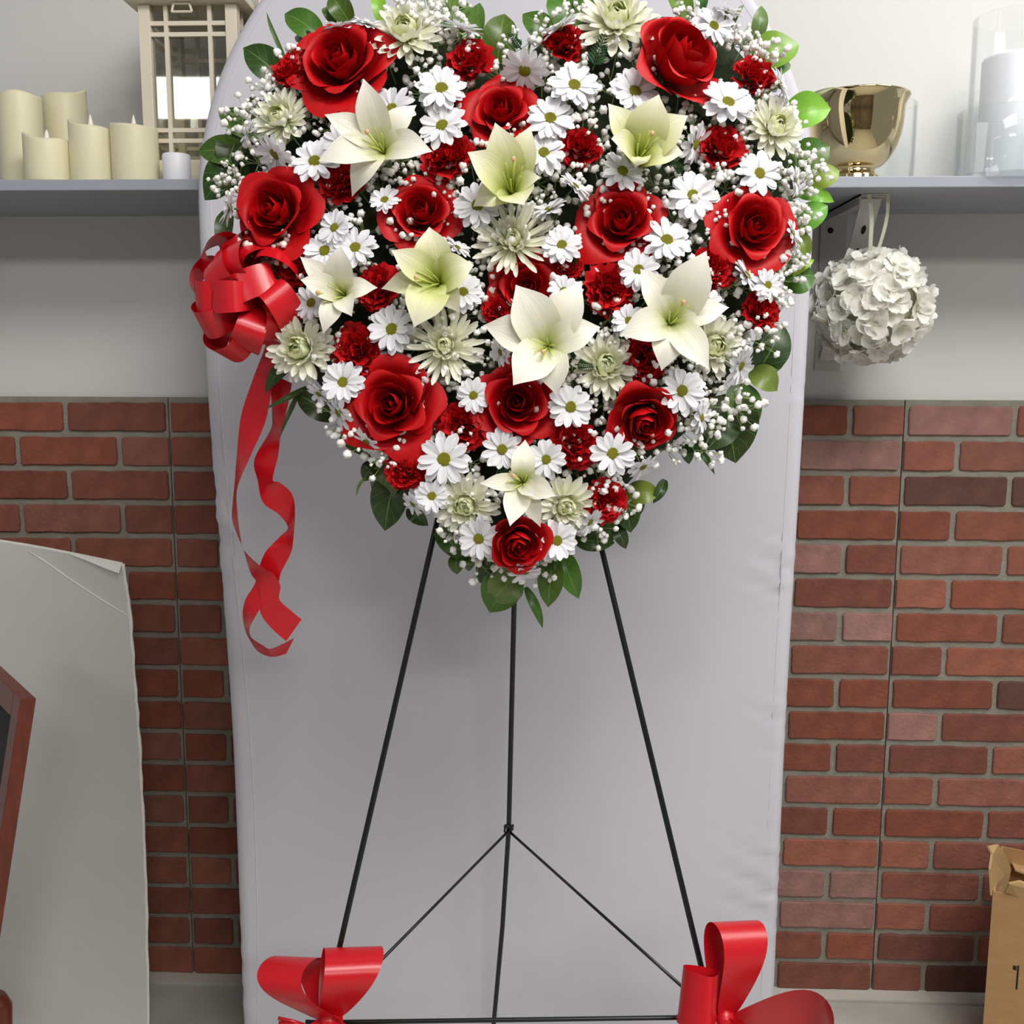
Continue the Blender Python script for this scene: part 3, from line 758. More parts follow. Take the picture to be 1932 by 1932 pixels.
def rose(px, py, size, var, label, ref, tilt=None, off=0.055, spin=None):
    p = hp(px, py, surf(px, py)+off); R_ = size/2*mpp(p)
    ax = face_axis(px, py, *(tilt or (None, None)))
    e = empty('red_rose', mtx=axis_basis(ax, p, R_, RND.random()*6.3 if spin is None else spin))
    tag(e, label, 'rose', 'red roses in the heart')
    for me in RSETS[var]: put('petal', me, e)
    put('calyx', CAL, e); put('stem', ST1, e)
    anchors.append((px, py, ref)); return e
rose(642, 120, 190, 0, 'wide open red rose at the heart\'s top on the lantern side', 'top lantern-side rose', (-0.1, 0.15))
rose(945, 212, 135, 1, 'red rose tucked in the middle below the heart\'s notch', 'notch rose', (-0.05, 0.2), 0.045)
rose(1282, 112, 225, 3, 'tall bud-shaped red rose at the heart\'s top on the bowl side', 'top bowl-side rose', (0.55, 0.25), 0.06, 2.4)
rose(520, 402, 172, 0, 'broad red rose right above the looped side bow', 'rose above the side bow', (-0.25, 0.05))
rose(795, 403, 145, 2, 'red rose directly above the green star-shaped lily', 'rose over the star lily', (0.0, 0.12), 0.045)
rose(1172, 420, 155, 1, 'red rose with a pointed side petal, above the red carnation mid-heart', 'wing-petalled rose', (-0.1, 0.1), 0.045)
rose(1420, 430, 160, 2, 'red rose at the heart\'s edge nearest the hanging white ball', 'ball-side rose', (0.2, -0.05))
rose(995, 545, 140, 0, 'red rose peeking out behind the largest lily', 'rose behind the largest lily', (0.05, 0.0), 0.04)
rose(742, 765, 178, 1, 'largest red rose low in the heart, above the lone hanging leaf pair', 'big lower rose', (-0.1, -0.05))
rose(975, 762, 160, 2, 'red rose just under the two lower petals of the largest lily', 'rose under the largest lily', (0.0, 0.0), 0.05)
rose(1215, 792, 170, 3, 'half-closed nodding red rose on the heart\'s lower bowl-side edge', 'nodding rose', (0.1, -0.55), 0.05, 0.6)
rose(978, 1024, 140, 3, 'lowest red rose near the heart\'s bottom tip', 'lowest rose', (0.15, -0.40), 0.078, 3.4)

# ---- lilies
def bez(p0, p1, p2, t): return p0*(1-t)**2+p1*(2*t*(1-t))+p2*t*t
def lily(cx, cy, tips, wpx, m, label, ref, off=0.085, deep=0.035, stig=(0.25, -0.5), recurve=-0.012):
    rl = random.Random(int(cx*7+cy))
    C = hp(cx, cy, surf(cx, cy)+off); k = mpp(C)
    e = tag(empty('white_lily', C), label, 'lily', 'lilies in the heart')
    th = C - HN*deep
    for i, tp in enumerate(tips):
        tx, ty = tp[0], tp[1]; dz = tp[2] if len(tp) > 2 else recurve; wf = tp[3] if len(tp) > 3 else 1.0
        T_ = hp(tx, ty, surf(cx, cy)+off+dz+(0.006 if i % 2 == 0 else 0))
        dirv = (T_-th); L = dirv.length
        flat = (T_-C); flat -= HN*flat.dot(HN); fl_n = flat.normalized()
        side = HN.cross(fl_n).normalized()
        if flat.length < 0.02: side = HX.copy()
        mid = th+flat*0.30+HN*(deep*1.25+0.012)
        W = wpx*k/2*wf*(0.98 if i % 2 == 0 else 0.82)
        ph = rl.random()*6.3; twist = rl.uniform(-0.25, 0.25)
        def fn(u, v):
            c = bez(th, mid, T_, v)
            tg = (bez(th, mid, T_, min(1, v+0.02))-bez(th, mid, T_, max(0, v-0.02))).normalized()
            sd = (side-tg*side.dot(tg)).normalized(); nr = tg.cross(sd)*-1
            if nr.dot(HN) < 0: nr = -nr
            wv = W*(0.16+0.84*sin(pi*min(1, 0.08+0.80*v**0.95))**0.9) * (1 if v < 0.62 else max(0.0, 1-((v-0.62)/0.38)**1.9))
            wv *= (1 if v < 0.99 else 0.4)
            cup = 0.38*wv*(1-0.75*v)*u*u - 0.10*wv*max(0, 1-abs(u)*5)*(1-v)*-1
            wav = 0.05*wv*sin(7*v+ph)*abs(u)+twist*0.25*wv*u*v
            return c+sd*(u*wv)+nr*(cup+wav)-C
        put('petal', grid('petal', fn, 10, 16, m), e)
    for q in range(6):
        a = q*pi/3+0.3; b = MB()
        e1 = th+HN*(deep*1.25)+HX*(0.011*cos(a)+stig[0]*0.014)+HY*(0.011*sin(a)+stig[1]*0.014)
        md = th+HN*deep*0.6+HX*(0.003*cos(a))+HY*(0.003*sin(a))
        b.tube([bez(th, md, e1, t/6)-C for t in range(7)], [0.0011-0.0005*t/6 for t in range(7)], 6)
        b.build('stamen', M_FIL, e, True)
    tip = th+HN*deep*1.5+HX*stig[0]*0.022+HY*stig[1]*0.022
    pis = MB().tube([th-C, th.lerp(tip, 0.5)-C, tip-C], [0.0016, 0.0012, 0.0014], 8).build('pistil', M_FIL, e, True)
    MB().lathe([(0.0002, 0.003), (0.0022, 0.0018), (0.0026, 0), (0.0015, -0.002)], 10, tip-C).build('stigma', M_STIG, pis, True)
    MB().tube([th-C, th-C-HN*0.02, th-C-HN*max(0.03, off)], [0.006, 0.004, 0.0025], 8).build('flower_tube', M_STEM2, e, True)
    anchors.append((cx, cy, ref)); return e
lily(716, 268, [(686, 148, 0.02), (786, 198, -0.005), (816, 286, 0.0), (664, 372, -0.03), (600, 304, 0.0), (612, 216, 0.005)], 62, M_LILY_W, 'long-petalled creamy lily below the lantern-side top rose', 'long-petalled lily', stig=(-0.5, 0.2))
lily(966, 348, [(934, 231, 0.02, 1.1), (1001, 238, 0.015, 1.15), (882, 287, 0.02, 1.05), (893, 390, -0.02), (988, 387, 0.03, 1.1), (1020, 335, 0.02, 0.7)], 66, M_LILY_G, 'cupped pale green lily directly below the notch rose', 'cupped lily', deep=0.045, stig=(0.1, 0.9))
lily(1208, 284, [(1243, 178, 0.015, 1.25), (1147, 195, 0.01, 1.05), (1298, 218, 0.01, 1.1), (1290, 290, 0.0, 1.1), (1153, 262, 0.035, 0.9), (1198, 316, 0.0, 0.9)], 66, M_LILY_G, 'lime-throated open lily below the tall bud-shaped rose', 'lime-throated lily', deep=0.04, stig=(0.5, 0.5))
lily(823, 524, [(810, 428, -0.005, 1.15), (738, 472, 0.02, 1.1), (894, 500, 0.0, 1.1), (719, 545, -0.01, 0.95), (781, 618, 0.0, 1.25), (868, 591, -0.02, 0.9)], 64, M_LILY_G, 'green star-shaped lily with six spread petals in mid-heart', 'star lily', stig=(-0.9, -0.2))
lily(1034, 646, [(973, 537, 0.005, 1.25), (1097, 530, 0.0, 1.25), (911, 614, -0.012, 1.05), (1133, 617, -0.005, 1.1), (968, 727, 0.01, 1.15), (1050, 746, -0.01, 1.1)], 72, M_LILY_W, 'largest white lily, broad-petalled, at the centre of the heart', 'largest lily', stig=(-0.25, -0.6), deep=0.03)
lily(1270, 600, [(1333, 473, 0.015, 1.3), (1208, 507, -0.005, 1.1), (1169, 633, 0.0, 1.05), (1376, 580, -0.012, 1.0), (1248, 700, -0.01, 1.0), (1338, 697, 0.012, 1.15)], 66, M_LILY_W, 'sharp-pointed white lily beside the rose nearest the hanging ball', 'sharp-pointed lily', stig=(0.4, 0.6))
lily(640, 548, [(642, 462, 0.015, 1.0), (566, 484, 0.01, 0.9), (567, 528, 0.02, 0.9), (713, 543, -0.01, 0.9), (664, 597, 0.0, 0.8), (610, 630, 0.0, 1.0)], 54, M_LILY_W, 'white lily turned sideways next to the looped side bow', 'sideways lily', stig=(-0.9, -0.3), off=0.08)
lily(985, 908, [(991, 829, -0.03, 0.9), (905, 912, 0.02, 0.8), (962, 993, 0.02, 1.0), (1020, 995, -0.01, 0.9), (1049, 936, 0.01, 0.9), (1010, 938, 0.03, 0.8)], 52, M_LILY_W, 'lowest white lily with drooping petals above the lowest rose', 'lowest lily', stig=(-0.4, 0.2))

# ---- chrysanthemums
def strap(L0, w0, inc, tip):     # petal along +X, curling up (toward +Z / the axis)
    def fn(u, v):
        if abs(inc) > 1e-3:
            a = inc*v; x = sin(a)/inc; z = (1-cos(a))/inc
        else: x, z = v, 0.0
        ww = w0*(0.45+0.55*smoothstep(v*1.6))*(1 if v < 0.78 else sqrt(max(0.03, 1-((v-0.78)/0.23)**2)))
        nx, nz = -sin(inc*v), cos(inc*v)
        c = 0.55*ww*u*u+tip*v*v*0.15
        return (L0*x+nx*c, u*ww, L0*z+nz*c)
    return fn
MUM_P = {'flat': grid('petal', strap(1.0, 0.115, 0.35, 0.2), 4, 8, M_MUM_OUT), 'mid': grid('petal', strap(1.0, 0.15, 1.1, 0.3), 4, 8, M_MUM_OUT),
         'inc': grid('petal', strap(1.0, 0.19, 1.75, 0.3), 4, 8, M_MUM_IN), 'core': grid('petal', strap(1.0, 0.24, 2.0, 0.2), 4, 6, M_MUM_IN),
         'spider': grid('petal', strap(1.0, 0.066, 0.25, 0.9), 4, 10, M_MUM_OUT), 'spiderm': grid('petal', strap(1.0, 0.085, 0.8, 0.9), 4, 8, M_MUM_OUT)}
b = MB().lathe([(0.001, 0.16), (0.05, 0.14), (0.09, 0.08), (0.10, -0.05), (0.001, -0.1)], 12); MUM_C = mesh('floret_heart', b.V, b.F, M_MUM_C, [(0.5, 0.2)]*len(b.V))
b = MB().lathe([(0.02, -0.22), (0.16, -0.20), (0.24, -0.10), (0.22, 0.0), (0.05, 0.02)], 12); MUM_B = mesh('calyx', b.V, b.F, M_STEM)
def mum(px, py, size, label, ref, spider=False, tilt=None, off=0.045):
    rm = random.Random(int(px*3+py)); p = hp(px, py, surf(px, py)+off); R_ = size/2*mpp(p)
    e = tag(empty('cream_chrysanthemum', mtx=axis_basis(face_axis(px, py, *(tilt or (None, None))), p, R_, rm.random()*6)), label, 'chrysanthemum', 'chrysanthemums in the heart')
    if spider: RG = [('spider', 20, 1.0, 2, 0.02), ('spider', 18, 0.92, 14, 0.03), ('spiderm', 16, 0.74, 26, 0.03), ('spiderm', 14, 0.60, 36, 0.05), ('inc', 15, 0.50, 34, 0.06), ('core', 12, 0.38, 46, 0.05), ('core', 8, 0.28, 62, 0.03)]
    else: RG = [('flat', 19, 0.98, -4, 0.04), ('flat', 17, 0.90, 12, 0.05), ('mid', 16, 0.78, 20, 0.06), ('inc', 17, 0.66, 26, 0.09), ('inc', 15, 0.54, 38, 0.08), ('core', 13, 0.43, 48, 0.06), ('core', 9, 0.32, 62, 0.04)]
    for kind, n_, L, el, r0 in RG:
        ph = rm.random()*6.3
        for i in range(n_):
            a = ph+2*pi*i/n_+rm.uniform(-.1, .1)
            put('petal', MUM_P[kind], e, Matrix.Rotation(a, 4, 'Z') @ Matrix.Translation((r0, 0, 0)) @ Matrix.Rotation(-radians(el+rm.uniform(-7, 7)), 4, 'Y') @ Matrix.Rotation(rm.uniform(-.25, .25), 4, 'X') @ Matrix.Scale(L*rm.uniform(0.90, 1.06), 4))
    put('floret_heart', MUM_C, e); put('calyx', MUM_B, e); put('stem', ST1, e)
    anchors.append((px, py, ref))
mum(768, 70, 148, 'cream chrysanthemum beside the lantern-side top rose', 'lantern-side top mum', tilt=(-0.05, 0.35))
mum(1162, 48, 160, 'topmost cream chrysanthemum beside the tall bud-shaped rose', 'topmost mum', tilt=(0.0, 0.4))
mum(535, 228, 125, 'cream chrysanthemum at the heart\'s upper edge nearest the lantern', 'lantern-edge mum', tilt=(-0.3, 0.2))
mum(1458, 245, 125, 'pale yellow-centred chrysanthemum at the edge nearest the gold bowl', 'bowl-edge mum', tilt=(0.3, 0.15))
mum(968, 458, 165, 'spidery cream chrysanthemum right above the rose behind the largest lily', 'central spider mum', True, (0.0, 0.15))
mum(842, 655, 165, 'spidery lime-hearted chrysanthemum below the green star-shaped lily', 'lower spider mum', True, (-0.05, 0.05))
mum(572, 660, 138, 'greenish cream chrysanthemum where the bow streamers begin', 'streamer mum', tilt=(-0.2, -0.05))
mum(1140, 692, 130, 'small lime-centred chrysanthemum beside the largest lily\'s lower petals', 'small lime mum', tilt=(0.1, 0.05))
mum(1342, 652, 128, 'cream chrysanthemum half behind the sharp-pointed lily', 'half-hidden mum', tilt=(0.25, -0.1), off=0.035)
mum(880, 952, 128, 'low lime chrysanthemum on the streamer side of the lowest lily', 'low streamer-side mum', tilt=(-0.1, -0.2))
mum(1066, 952, 122, 'low lime chrysanthemum on the ball side of the lowest lily', 'low ball-side mum', tilt=(0.12, -0.2))

# ---- unique wording for the many smaller blooms
used = set()
def pairs(px, py):
    A = sorted(anchors, key=lambda a: (a[0]-px)**2+(a[1]-py)**2)[:9]; out = []
    for i in range(len(A)):
        for k_ in range(i+1, len(A)):
            d1 = sqrt((A[i][0]-px)**2+(A[i][1]-py)**2); d2 = sqrt((A[k_][0]-px)**2+(A[k_][1]-py)**2)
            g = sqrt((A[i][0]-A[k_][0])**2+(A[i][1]-A[k_][1])**2)+1
            out.append(((d1+d2)/g*160+(d1+d2)*0.6, A[i][2], A[k_][2]))
    return [(a, b_) for _, a, b_ in sorted(out)]
def between(px, py, kind):
    P = pairs(px, py)
    for a, b_ in P:
        key = (kind, frozenset((a, b_)))
        if key not in used and len((a+' '+b_).split()) < 10:
            used.add(key); return 'between the %s and the %s' % (a, b_)
    return 'near the '+P[0][0]

# ---- carnations
def carn_petal(seed):
    r = random.Random(seed); k1, k2, p1, p2 = r.uniform(5, 7), r.uniform(11, 15), r.random()*6, r.random()*6
    def fn(u, v):
        a = u*0.75; rad = v*(1+0.05*sin(23*u+p1)*(v > 0.95)+0.04*sin(11*u+p2)*v)*(1-0.10*u*u)
        z = 0.10*v*v*sin(k1*u+p1)+0.055*v*v*sin(k2*u+p2)+0.25*v*v
        return (rad*cos(a), rad*sin(a), z)
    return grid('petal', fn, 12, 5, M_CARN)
CP = [carn_petal(s) for s in range(5)]
def carnation(px, py, size, tilt=None, off=0.04):
    rm = random.Random(int(px+py*5)); p = hp(px, py, surf(px, py)+off); R_ = size/2*mpp(p)
    e = empty('red_carnation', mtx=axis_basis(face_axis(px, py, *(tilt or (None, None))), p, R_, rm.random()*6))
    tag(e, 'frilled red carnation '+between(px, py, 'carn'), 'carnation', 'red carnations in the heart')
    for n_, L, el in ((8, 0.98, 2), (8, 0.92, 24), (7, 0.84, 44), (6, 0.74, 62), (4, 0.66, 78)):
        ph = rm.random()*6.3
        for i in range(n_):
            put('petal', CP[rm.randrange(5)], e, Matrix.Rotation(ph+2*pi*i/n_+rm.uniform(-.2, .2), 4, 'Z') @ Matrix.Translation((0, 0, -0.1)) @ Matrix.Rotation(-radians(el+rm.uniform(-10, 10)), 4, 'Y') @ Matrix.Rotation(rm.uniform(-.5, .5), 4, 'X') @ Matrix.Scale(L*rm.uniform(0.88, 1.08), 4))
    put('calyx', MUM_B, e); put('stem', ST2, e)
for c in [(556, 138, 88), (592, 108, 74), (888, 120, 98), (1064, 86, 88), (646, 348, 100), (850, 302, 108), (1096, 282, 92), (1358, 282, 104), (1420, 148, 88), (1150, 545, 108), (1340, 508, 96), (1432, 588, 82), (716, 545, 96), (676, 662, 108), (872, 806, 104), (766, 886, 88), (1084, 836, 100), (1216, 672, 100), (1142, 944, 86), (1070, 508, 70), (938, 585, 60), (562, 505, 76)]:
    carnation(*c)

# ---- daisies
def daisy_petal(seed):
    r = random.Random(seed); dr = r.uniform(-0.16, 0.02); gr = r.uniform(0.02, 0.04)
    def fn(u, v):
        ww = 0.178*(0.50+0.50*smoothstep(v*2.0))*(1 if v < 0.72 else sqrt(max(0.03, 1-((v-0.72)/0.285)**2)))
        return (0.16+0.84*v, u*ww, 0.05*v+dr*v*v+0.30*ww*u*u-gr*cos(u*2*pi)*0.35)
    return grid('petal', fn, 6, 7, M_DAISY)
DP = [daisy_petal(s) for s in range(5)]
V = []; b = MB().lathe([(0.001, 0.150), (0.10, 0.145), (0.18, 0.128), (0.235, 0.092), (0.25, 0.05), (0.20, 0.0), (0.001, -0.05)], 20); EYE_ME = mesh('eye', b.V, b.F, M_EYE)
b = MB().lathe([(0.001, -0.13), (0.10, -0.11), (0.16, -0.05), (0.15, -0.02)], 12); DCAL = mesh('calyx', b.V, b.F, M_STEM)
def daisy(px, py, size, side=None, tilt=None, off=0.058):
    rm = random.Random(int(px*11+py)); p = hp(px, py, surf(px, py)+off); R_ = size/2*mpp(p)
    if side:    # turned edge-on: direction it faces in the heart's plane
        ax = (HN*0.42+HX*side[0]+HY*side[1]).normalized()
    else: ax = face_axis(px, py, *(tilt or (0.3*(px-966)/550+rm.uniform(-.2, .2), 0.16-0.3*(py-520)/520+rm.uniform(-.15, .15))))
    e = empty('white_daisy', mtx=axis_basis(ax, p, R_, rm.random()*6))
    tag(e, ('white daisy turned away ' if side else 'white green-eyed daisy ')+between(px, py, 'daisy'+('s' if side else '')), 'daisy', 'white daisies in the heart')
    n1 = rm.choice((11, 12, 13))
    for n_, L, el, z in ((n1, 1.0, 2, -0.02), (n1-2, 0.93, 13, 0.01)):
        ph = rm.random()*6.3
        for i in range(n_):
            put('petal', DP[rm.randrange(5)], e, Matrix.Rotation(ph+2*pi*i/n_+rm.uniform(-.09, .09), 4, 'Z') @ Matrix.Translation((0, 0, z)) @ Matrix.Rotation(-radians(el+rm.uniform(-8, 8)), 4, 'Y') @ Matrix.Rotation(rm.uniform(-.2, .2), 4, 'X') @ Matrix.Scale(L*rm.uniform(0.9, 1.05), 4))
    put('eye', EYE_ME, e); put('calyx', DCAL, e); put('stem', ST2, e)
for d_ in [(740, 207, 98), (640, 268, 80), (594, 305, 96), (726, 378, 64), (833, 168, 102), (835, 238, 98), (1083, 162, 104), (1038, 224, 98), (1026, 289, 88), (902, 388, 100), (1197, 174, 104), (1346, 50, 84), (1373, 195, 110), (1432, 328, 92), (1307, 371, 104), (1174, 324, 88), (632, 430, 76), (613, 474, 90), (671, 468, 90), (588, 572, 78), (740, 622, 98), (648, 722, 90), (1060, 463, 82), (874, 552, 82), (893, 746, 70), (1258, 454, 98), (1205, 510, 86), (1064, 550, 68), (1186, 606, 70), (1333, 568, 64), (1448, 538, 66), (1286, 738, 96), (838, 867, 106), (815, 936, 72), (947, 848, 84), (1031, 867, 80), (1076, 768, 90), (1156, 856, 92), (904, 1016, 88, None, (-0.25, -0.1), 0.062), (1050, 1020, 86, None, (0.25, -0.1), 0.062)]:
    daisy(*d_)
for d_ in [(520, 290, 88, (-0.5, -0.75)), (645, 52, 76, (-0.1, 0.9)), (692, 46, 60, (0.3, 0.8)), (434, 392, 74, (-0.95, 0.1)), (990, 132, 96, (-0.1, -0.8)), (872, 56, 88, (0.2, 0.85)), (1056, 52, 84, (-0.5, 0.75)), (1084, 352, 72, (0.5, 0.5)), (1036, 396, 74, (-0.3, 0.6)), (1310, 272, 86, (0.7, -0.4)), (1472, 162, 74, (0.9, 0.3)), (1372, 22, 64, (0.3, 0.9)), (862, 468, 58, (0.4, 0.6)), (946, 664, 62, (-0.7, -0.3)), (1408, 520, 74, (0.5, 0.3)), (1396, 690, 84, (0.75, -0.5)), (640, 778, 78, (-0.7, -0.4)), (602, 742, 58, (-0.5, -0.7)), (692, 832, 62, (-0.5, -0.8)), (1112, 984, 64, (0.6, -0.6)), (1322, 788, 72, (0.8, -0.2)), (1212, 880, 66, (0.4, -0.8)), (990, 1078, 70, (0.1, -0.9)), (780, 950, 56, (-0.6, -0.6)), (1495, 440, 58, (0.8, 0.2)), (470, 250, 56, (-0.8, 0.4)), (1500, 340, 54, (0.9, 0.0))]:
    daisy(d_[0], d_[1], d_[2], d_[3])

# ---- baby's breath
def ico():
    t = (1+5**0.5)/2; V = [Vector(v).normalized() for v in [(-1, t, 0), (1, t, 0), (-1, -t, 0), (1, -t, 0), (0, -1, t), (0, 1, t), (0, -1, -t), (0, 1, -t), (t, 0, -1), (t, 0, 1), (-t, 0, -1), (-t, 0, 1)]]
    Fc = [(0, 11, 5), (0, 5, 1), (0, 1, 7), (0, 7, 10), (0, 10, 11), (1, 5, 9), (5, 11, 4), (11, 10, 2), (10, 7, 6), (7, 1, 8), (3, 9, 4), (3, 4, 2), (3, 2, 6), (3, 6, 8), (3, 8, 9), (4, 9, 5), (2, 4, 11), (6, 2, 10), (8, 6, 7), (9, 8, 1)]
    mid = {}; V = list(V); out = []
    def md(a, b):
        k = (min(a, b), max(a, b))
        if k not in mid: V.append(((V[a]+V[b])/2).normalized()); mid[k] = len(V)-1
        return mid[k]
    for a, b, c in Fc:
        x, y, z = md(a, b), md(b, c), md(c, a); out += [(a, x, z), (b, y, x), (c, z, y), (x, y, z)]
    return V, out
IV, IF = ico()
SPR = []
for s in range(7):
    r = random.Random(100+s); b = MB(); st = MB(); n_ = 15+s % 4
    hub = Vector((0, 0, -0.004)); st.tube([(0, 0, -0.055), hub], 0.0008, 5)
    for i in range(n_):
        a = r.random()*6.283; q = sqrt(r.random())*0.021; c = Vector((q*cos(a), q*sin(a), 0.010+r.uniform(-0.012, 0.014)-q*0.25))
        R_ = r.choice((0.0021, 0.0028, 0.0034, 0.0038, 0.0042))*r.uniform(0.9, 1.1); k = len(b.V)
        b.V += [c+v*R_*(1+r.uniform(-0.30, 0.22)) for v in IV]; b.F += [tuple(k+j for j in f) for f in IF]
        st.tube([hub, hub.lerp(c, 0.5)+Vector((r.uniform(-.003, .003), r.uniform(-.003, .003), 0)), c], 0.0004, 4, False)
    SPR.append((mesh('blossoms', b.V, b.F, M_BB, None, True), mesh('stems', st.V, st.F, M_STEM2)))
def inside(px, py, poly):
    c = False; j = len(poly)-1
    for i in range(len(poly)):
        xi, yi = poly[i]; xj, yj = poly[j]
        if (yi > py) != (yj > py) and px < (xj-xi)*(py-yi)/(yj-yi)+xi: c = not c
        j = i
    return c
BIG = [(642, 120, 70), (945, 212, 50), (1285, 112, 72), (520, 402, 66), (795, 403, 56), (1172, 420, 58), (1420, 430, 60), (995, 545, 52), (742, 765, 66), (975, 762, 60), (1217, 792, 54), (970, 1016, 50)]
rs = random.Random(42); pts = []
tries = 0
while len(pts) < 262 and tries < 30000:
    tries += 1
    x, y = rs.uniform(410, 1545), rs.uniform(5, 1100)
    if not inside(x, y, OUT): continue
    if any((x-a)**2+(y-b_)**2 < r*r for a, b_, r in BIG): continue
    if any((x-a)**2+(y-b_)**2 < 33**2 for a, b_ in pts): continue
    pts.append((x, y))
pts += [(462, 262), (447, 330), (1528, 330), (1510, 405), (1490, 505), (1440, 650), (1385, 745), (1395, 775), (1330, 850), (860, 1010), (905, 1065), (850, 12), (1400, 90), (1440, 110)]
for x, y in pts:
    edge = not inside(x, y, OUT)
    p = hp(x, y, surf(x, y)+rs.uniform(0.018, 0.040)); bl_, st_ = SPR[rs.randrange(len(SPR))]
    e = tag(empty('babys_breath_sprig', mtx=axis_basis(face_axis(x, y), p, rs.uniform(0.9, 1.2), rs.random()*6.3)), "baby's breath "+between(x, y, 'bb'), "baby's breath", "baby's breath sprigs in the heart")
    o = put('blossoms', bl_, e); o['kind'] = 'stuff'; o = put('stems', st_, e); o['kind'] = 'stuff'

# ---- leaves round the rim
G = {'d': (44, 70, 22), 'm': (66, 102, 30), 'l': (104, 142, 52), 'y': (124, 162, 54), 'g': (92, 122, 66)}
def leaf(bx, by, tx, ty, wpx, sh, off=0.012, bend=0.012, curl=0.15):
    rl = random.Random(int(bx*3+by*7)); B = hp(bx, by, off); T_ = hp(tx, ty, off+rl.uniform(-0.016, 0.010)); k = mpp(B)
    d_ = T_-B; L = d_.length; t_ = d_.normalized(); sd = HN.cross(t_).normalized(); W = wpx*k/2; ph = rl.random()*6.3; tw = rl.uniform(-.35, .35)
    thin = wpx < 20
    def fn(u, v):
        c = B+d_*v+HN*(bend*sin(pi*v))+sd*(0.06*L*sin(pi*v)*rl_s if thin else 0)
        ww = W*(sin(pi*min(1, (v*0.93+0.05))**0.80)**0.72)*(1 if v < 0.8 else 1-0.55*((v-0.8)/0.2)**1.5)
        if v > 0.995: ww *= 0.03
        a = tw*(v-0.3)*(3 if thin else 1)
        s2 = sd*cos(a)+HN*sin(a); n2 = HN*cos(a)-sd*sin(a)
        return c+s2*(u*ww)+n2*(curl*ww*u*u-0.10*ww*(1-abs(u))+0.09*ww*sin(5*v+ph)*abs(u))-B
    rl_s = rl.uniform(-1.5, 1.5)
    me = grid('salal_leaf', fn, 8, 12, M_LEAF)
    c = [x*rl.uniform(0.9, 1.12) for x in G[sh]]
    o = put('salal_leaf', me, None, Matrix.Translation(B), lin(c))
    sz = 'slender twisted' if thin else ('broad' if wpx > 58 else ('small' if wpx < 36 else 'oval'))
    cn = {'d': 'dark green', 'm': 'green', 'l': 'light green', 'y': 'bright yellow-green', 'g': 'grey-green'}[sh]
    A = sorted(anchors, key=lambda q: (q[0]-(bx+tx)/2)**2+(q[1]-(by+ty)/2)**2)
    for q in A:
        key = ('leaf', sz, cn, q[2])
        if key not in used: used.add(key); break
    dirw = 'up' if ty < by-abs(tx-bx)*0.7 else ('down' if ty > by+abs(tx-bx)*0.7 else 'outward')
    return tag(o, '%s %s leaf pointing %s at the rim beside the %s' % (sz, cn, dirw, q[2]), 'leaf', 'rim leaves of the heart')
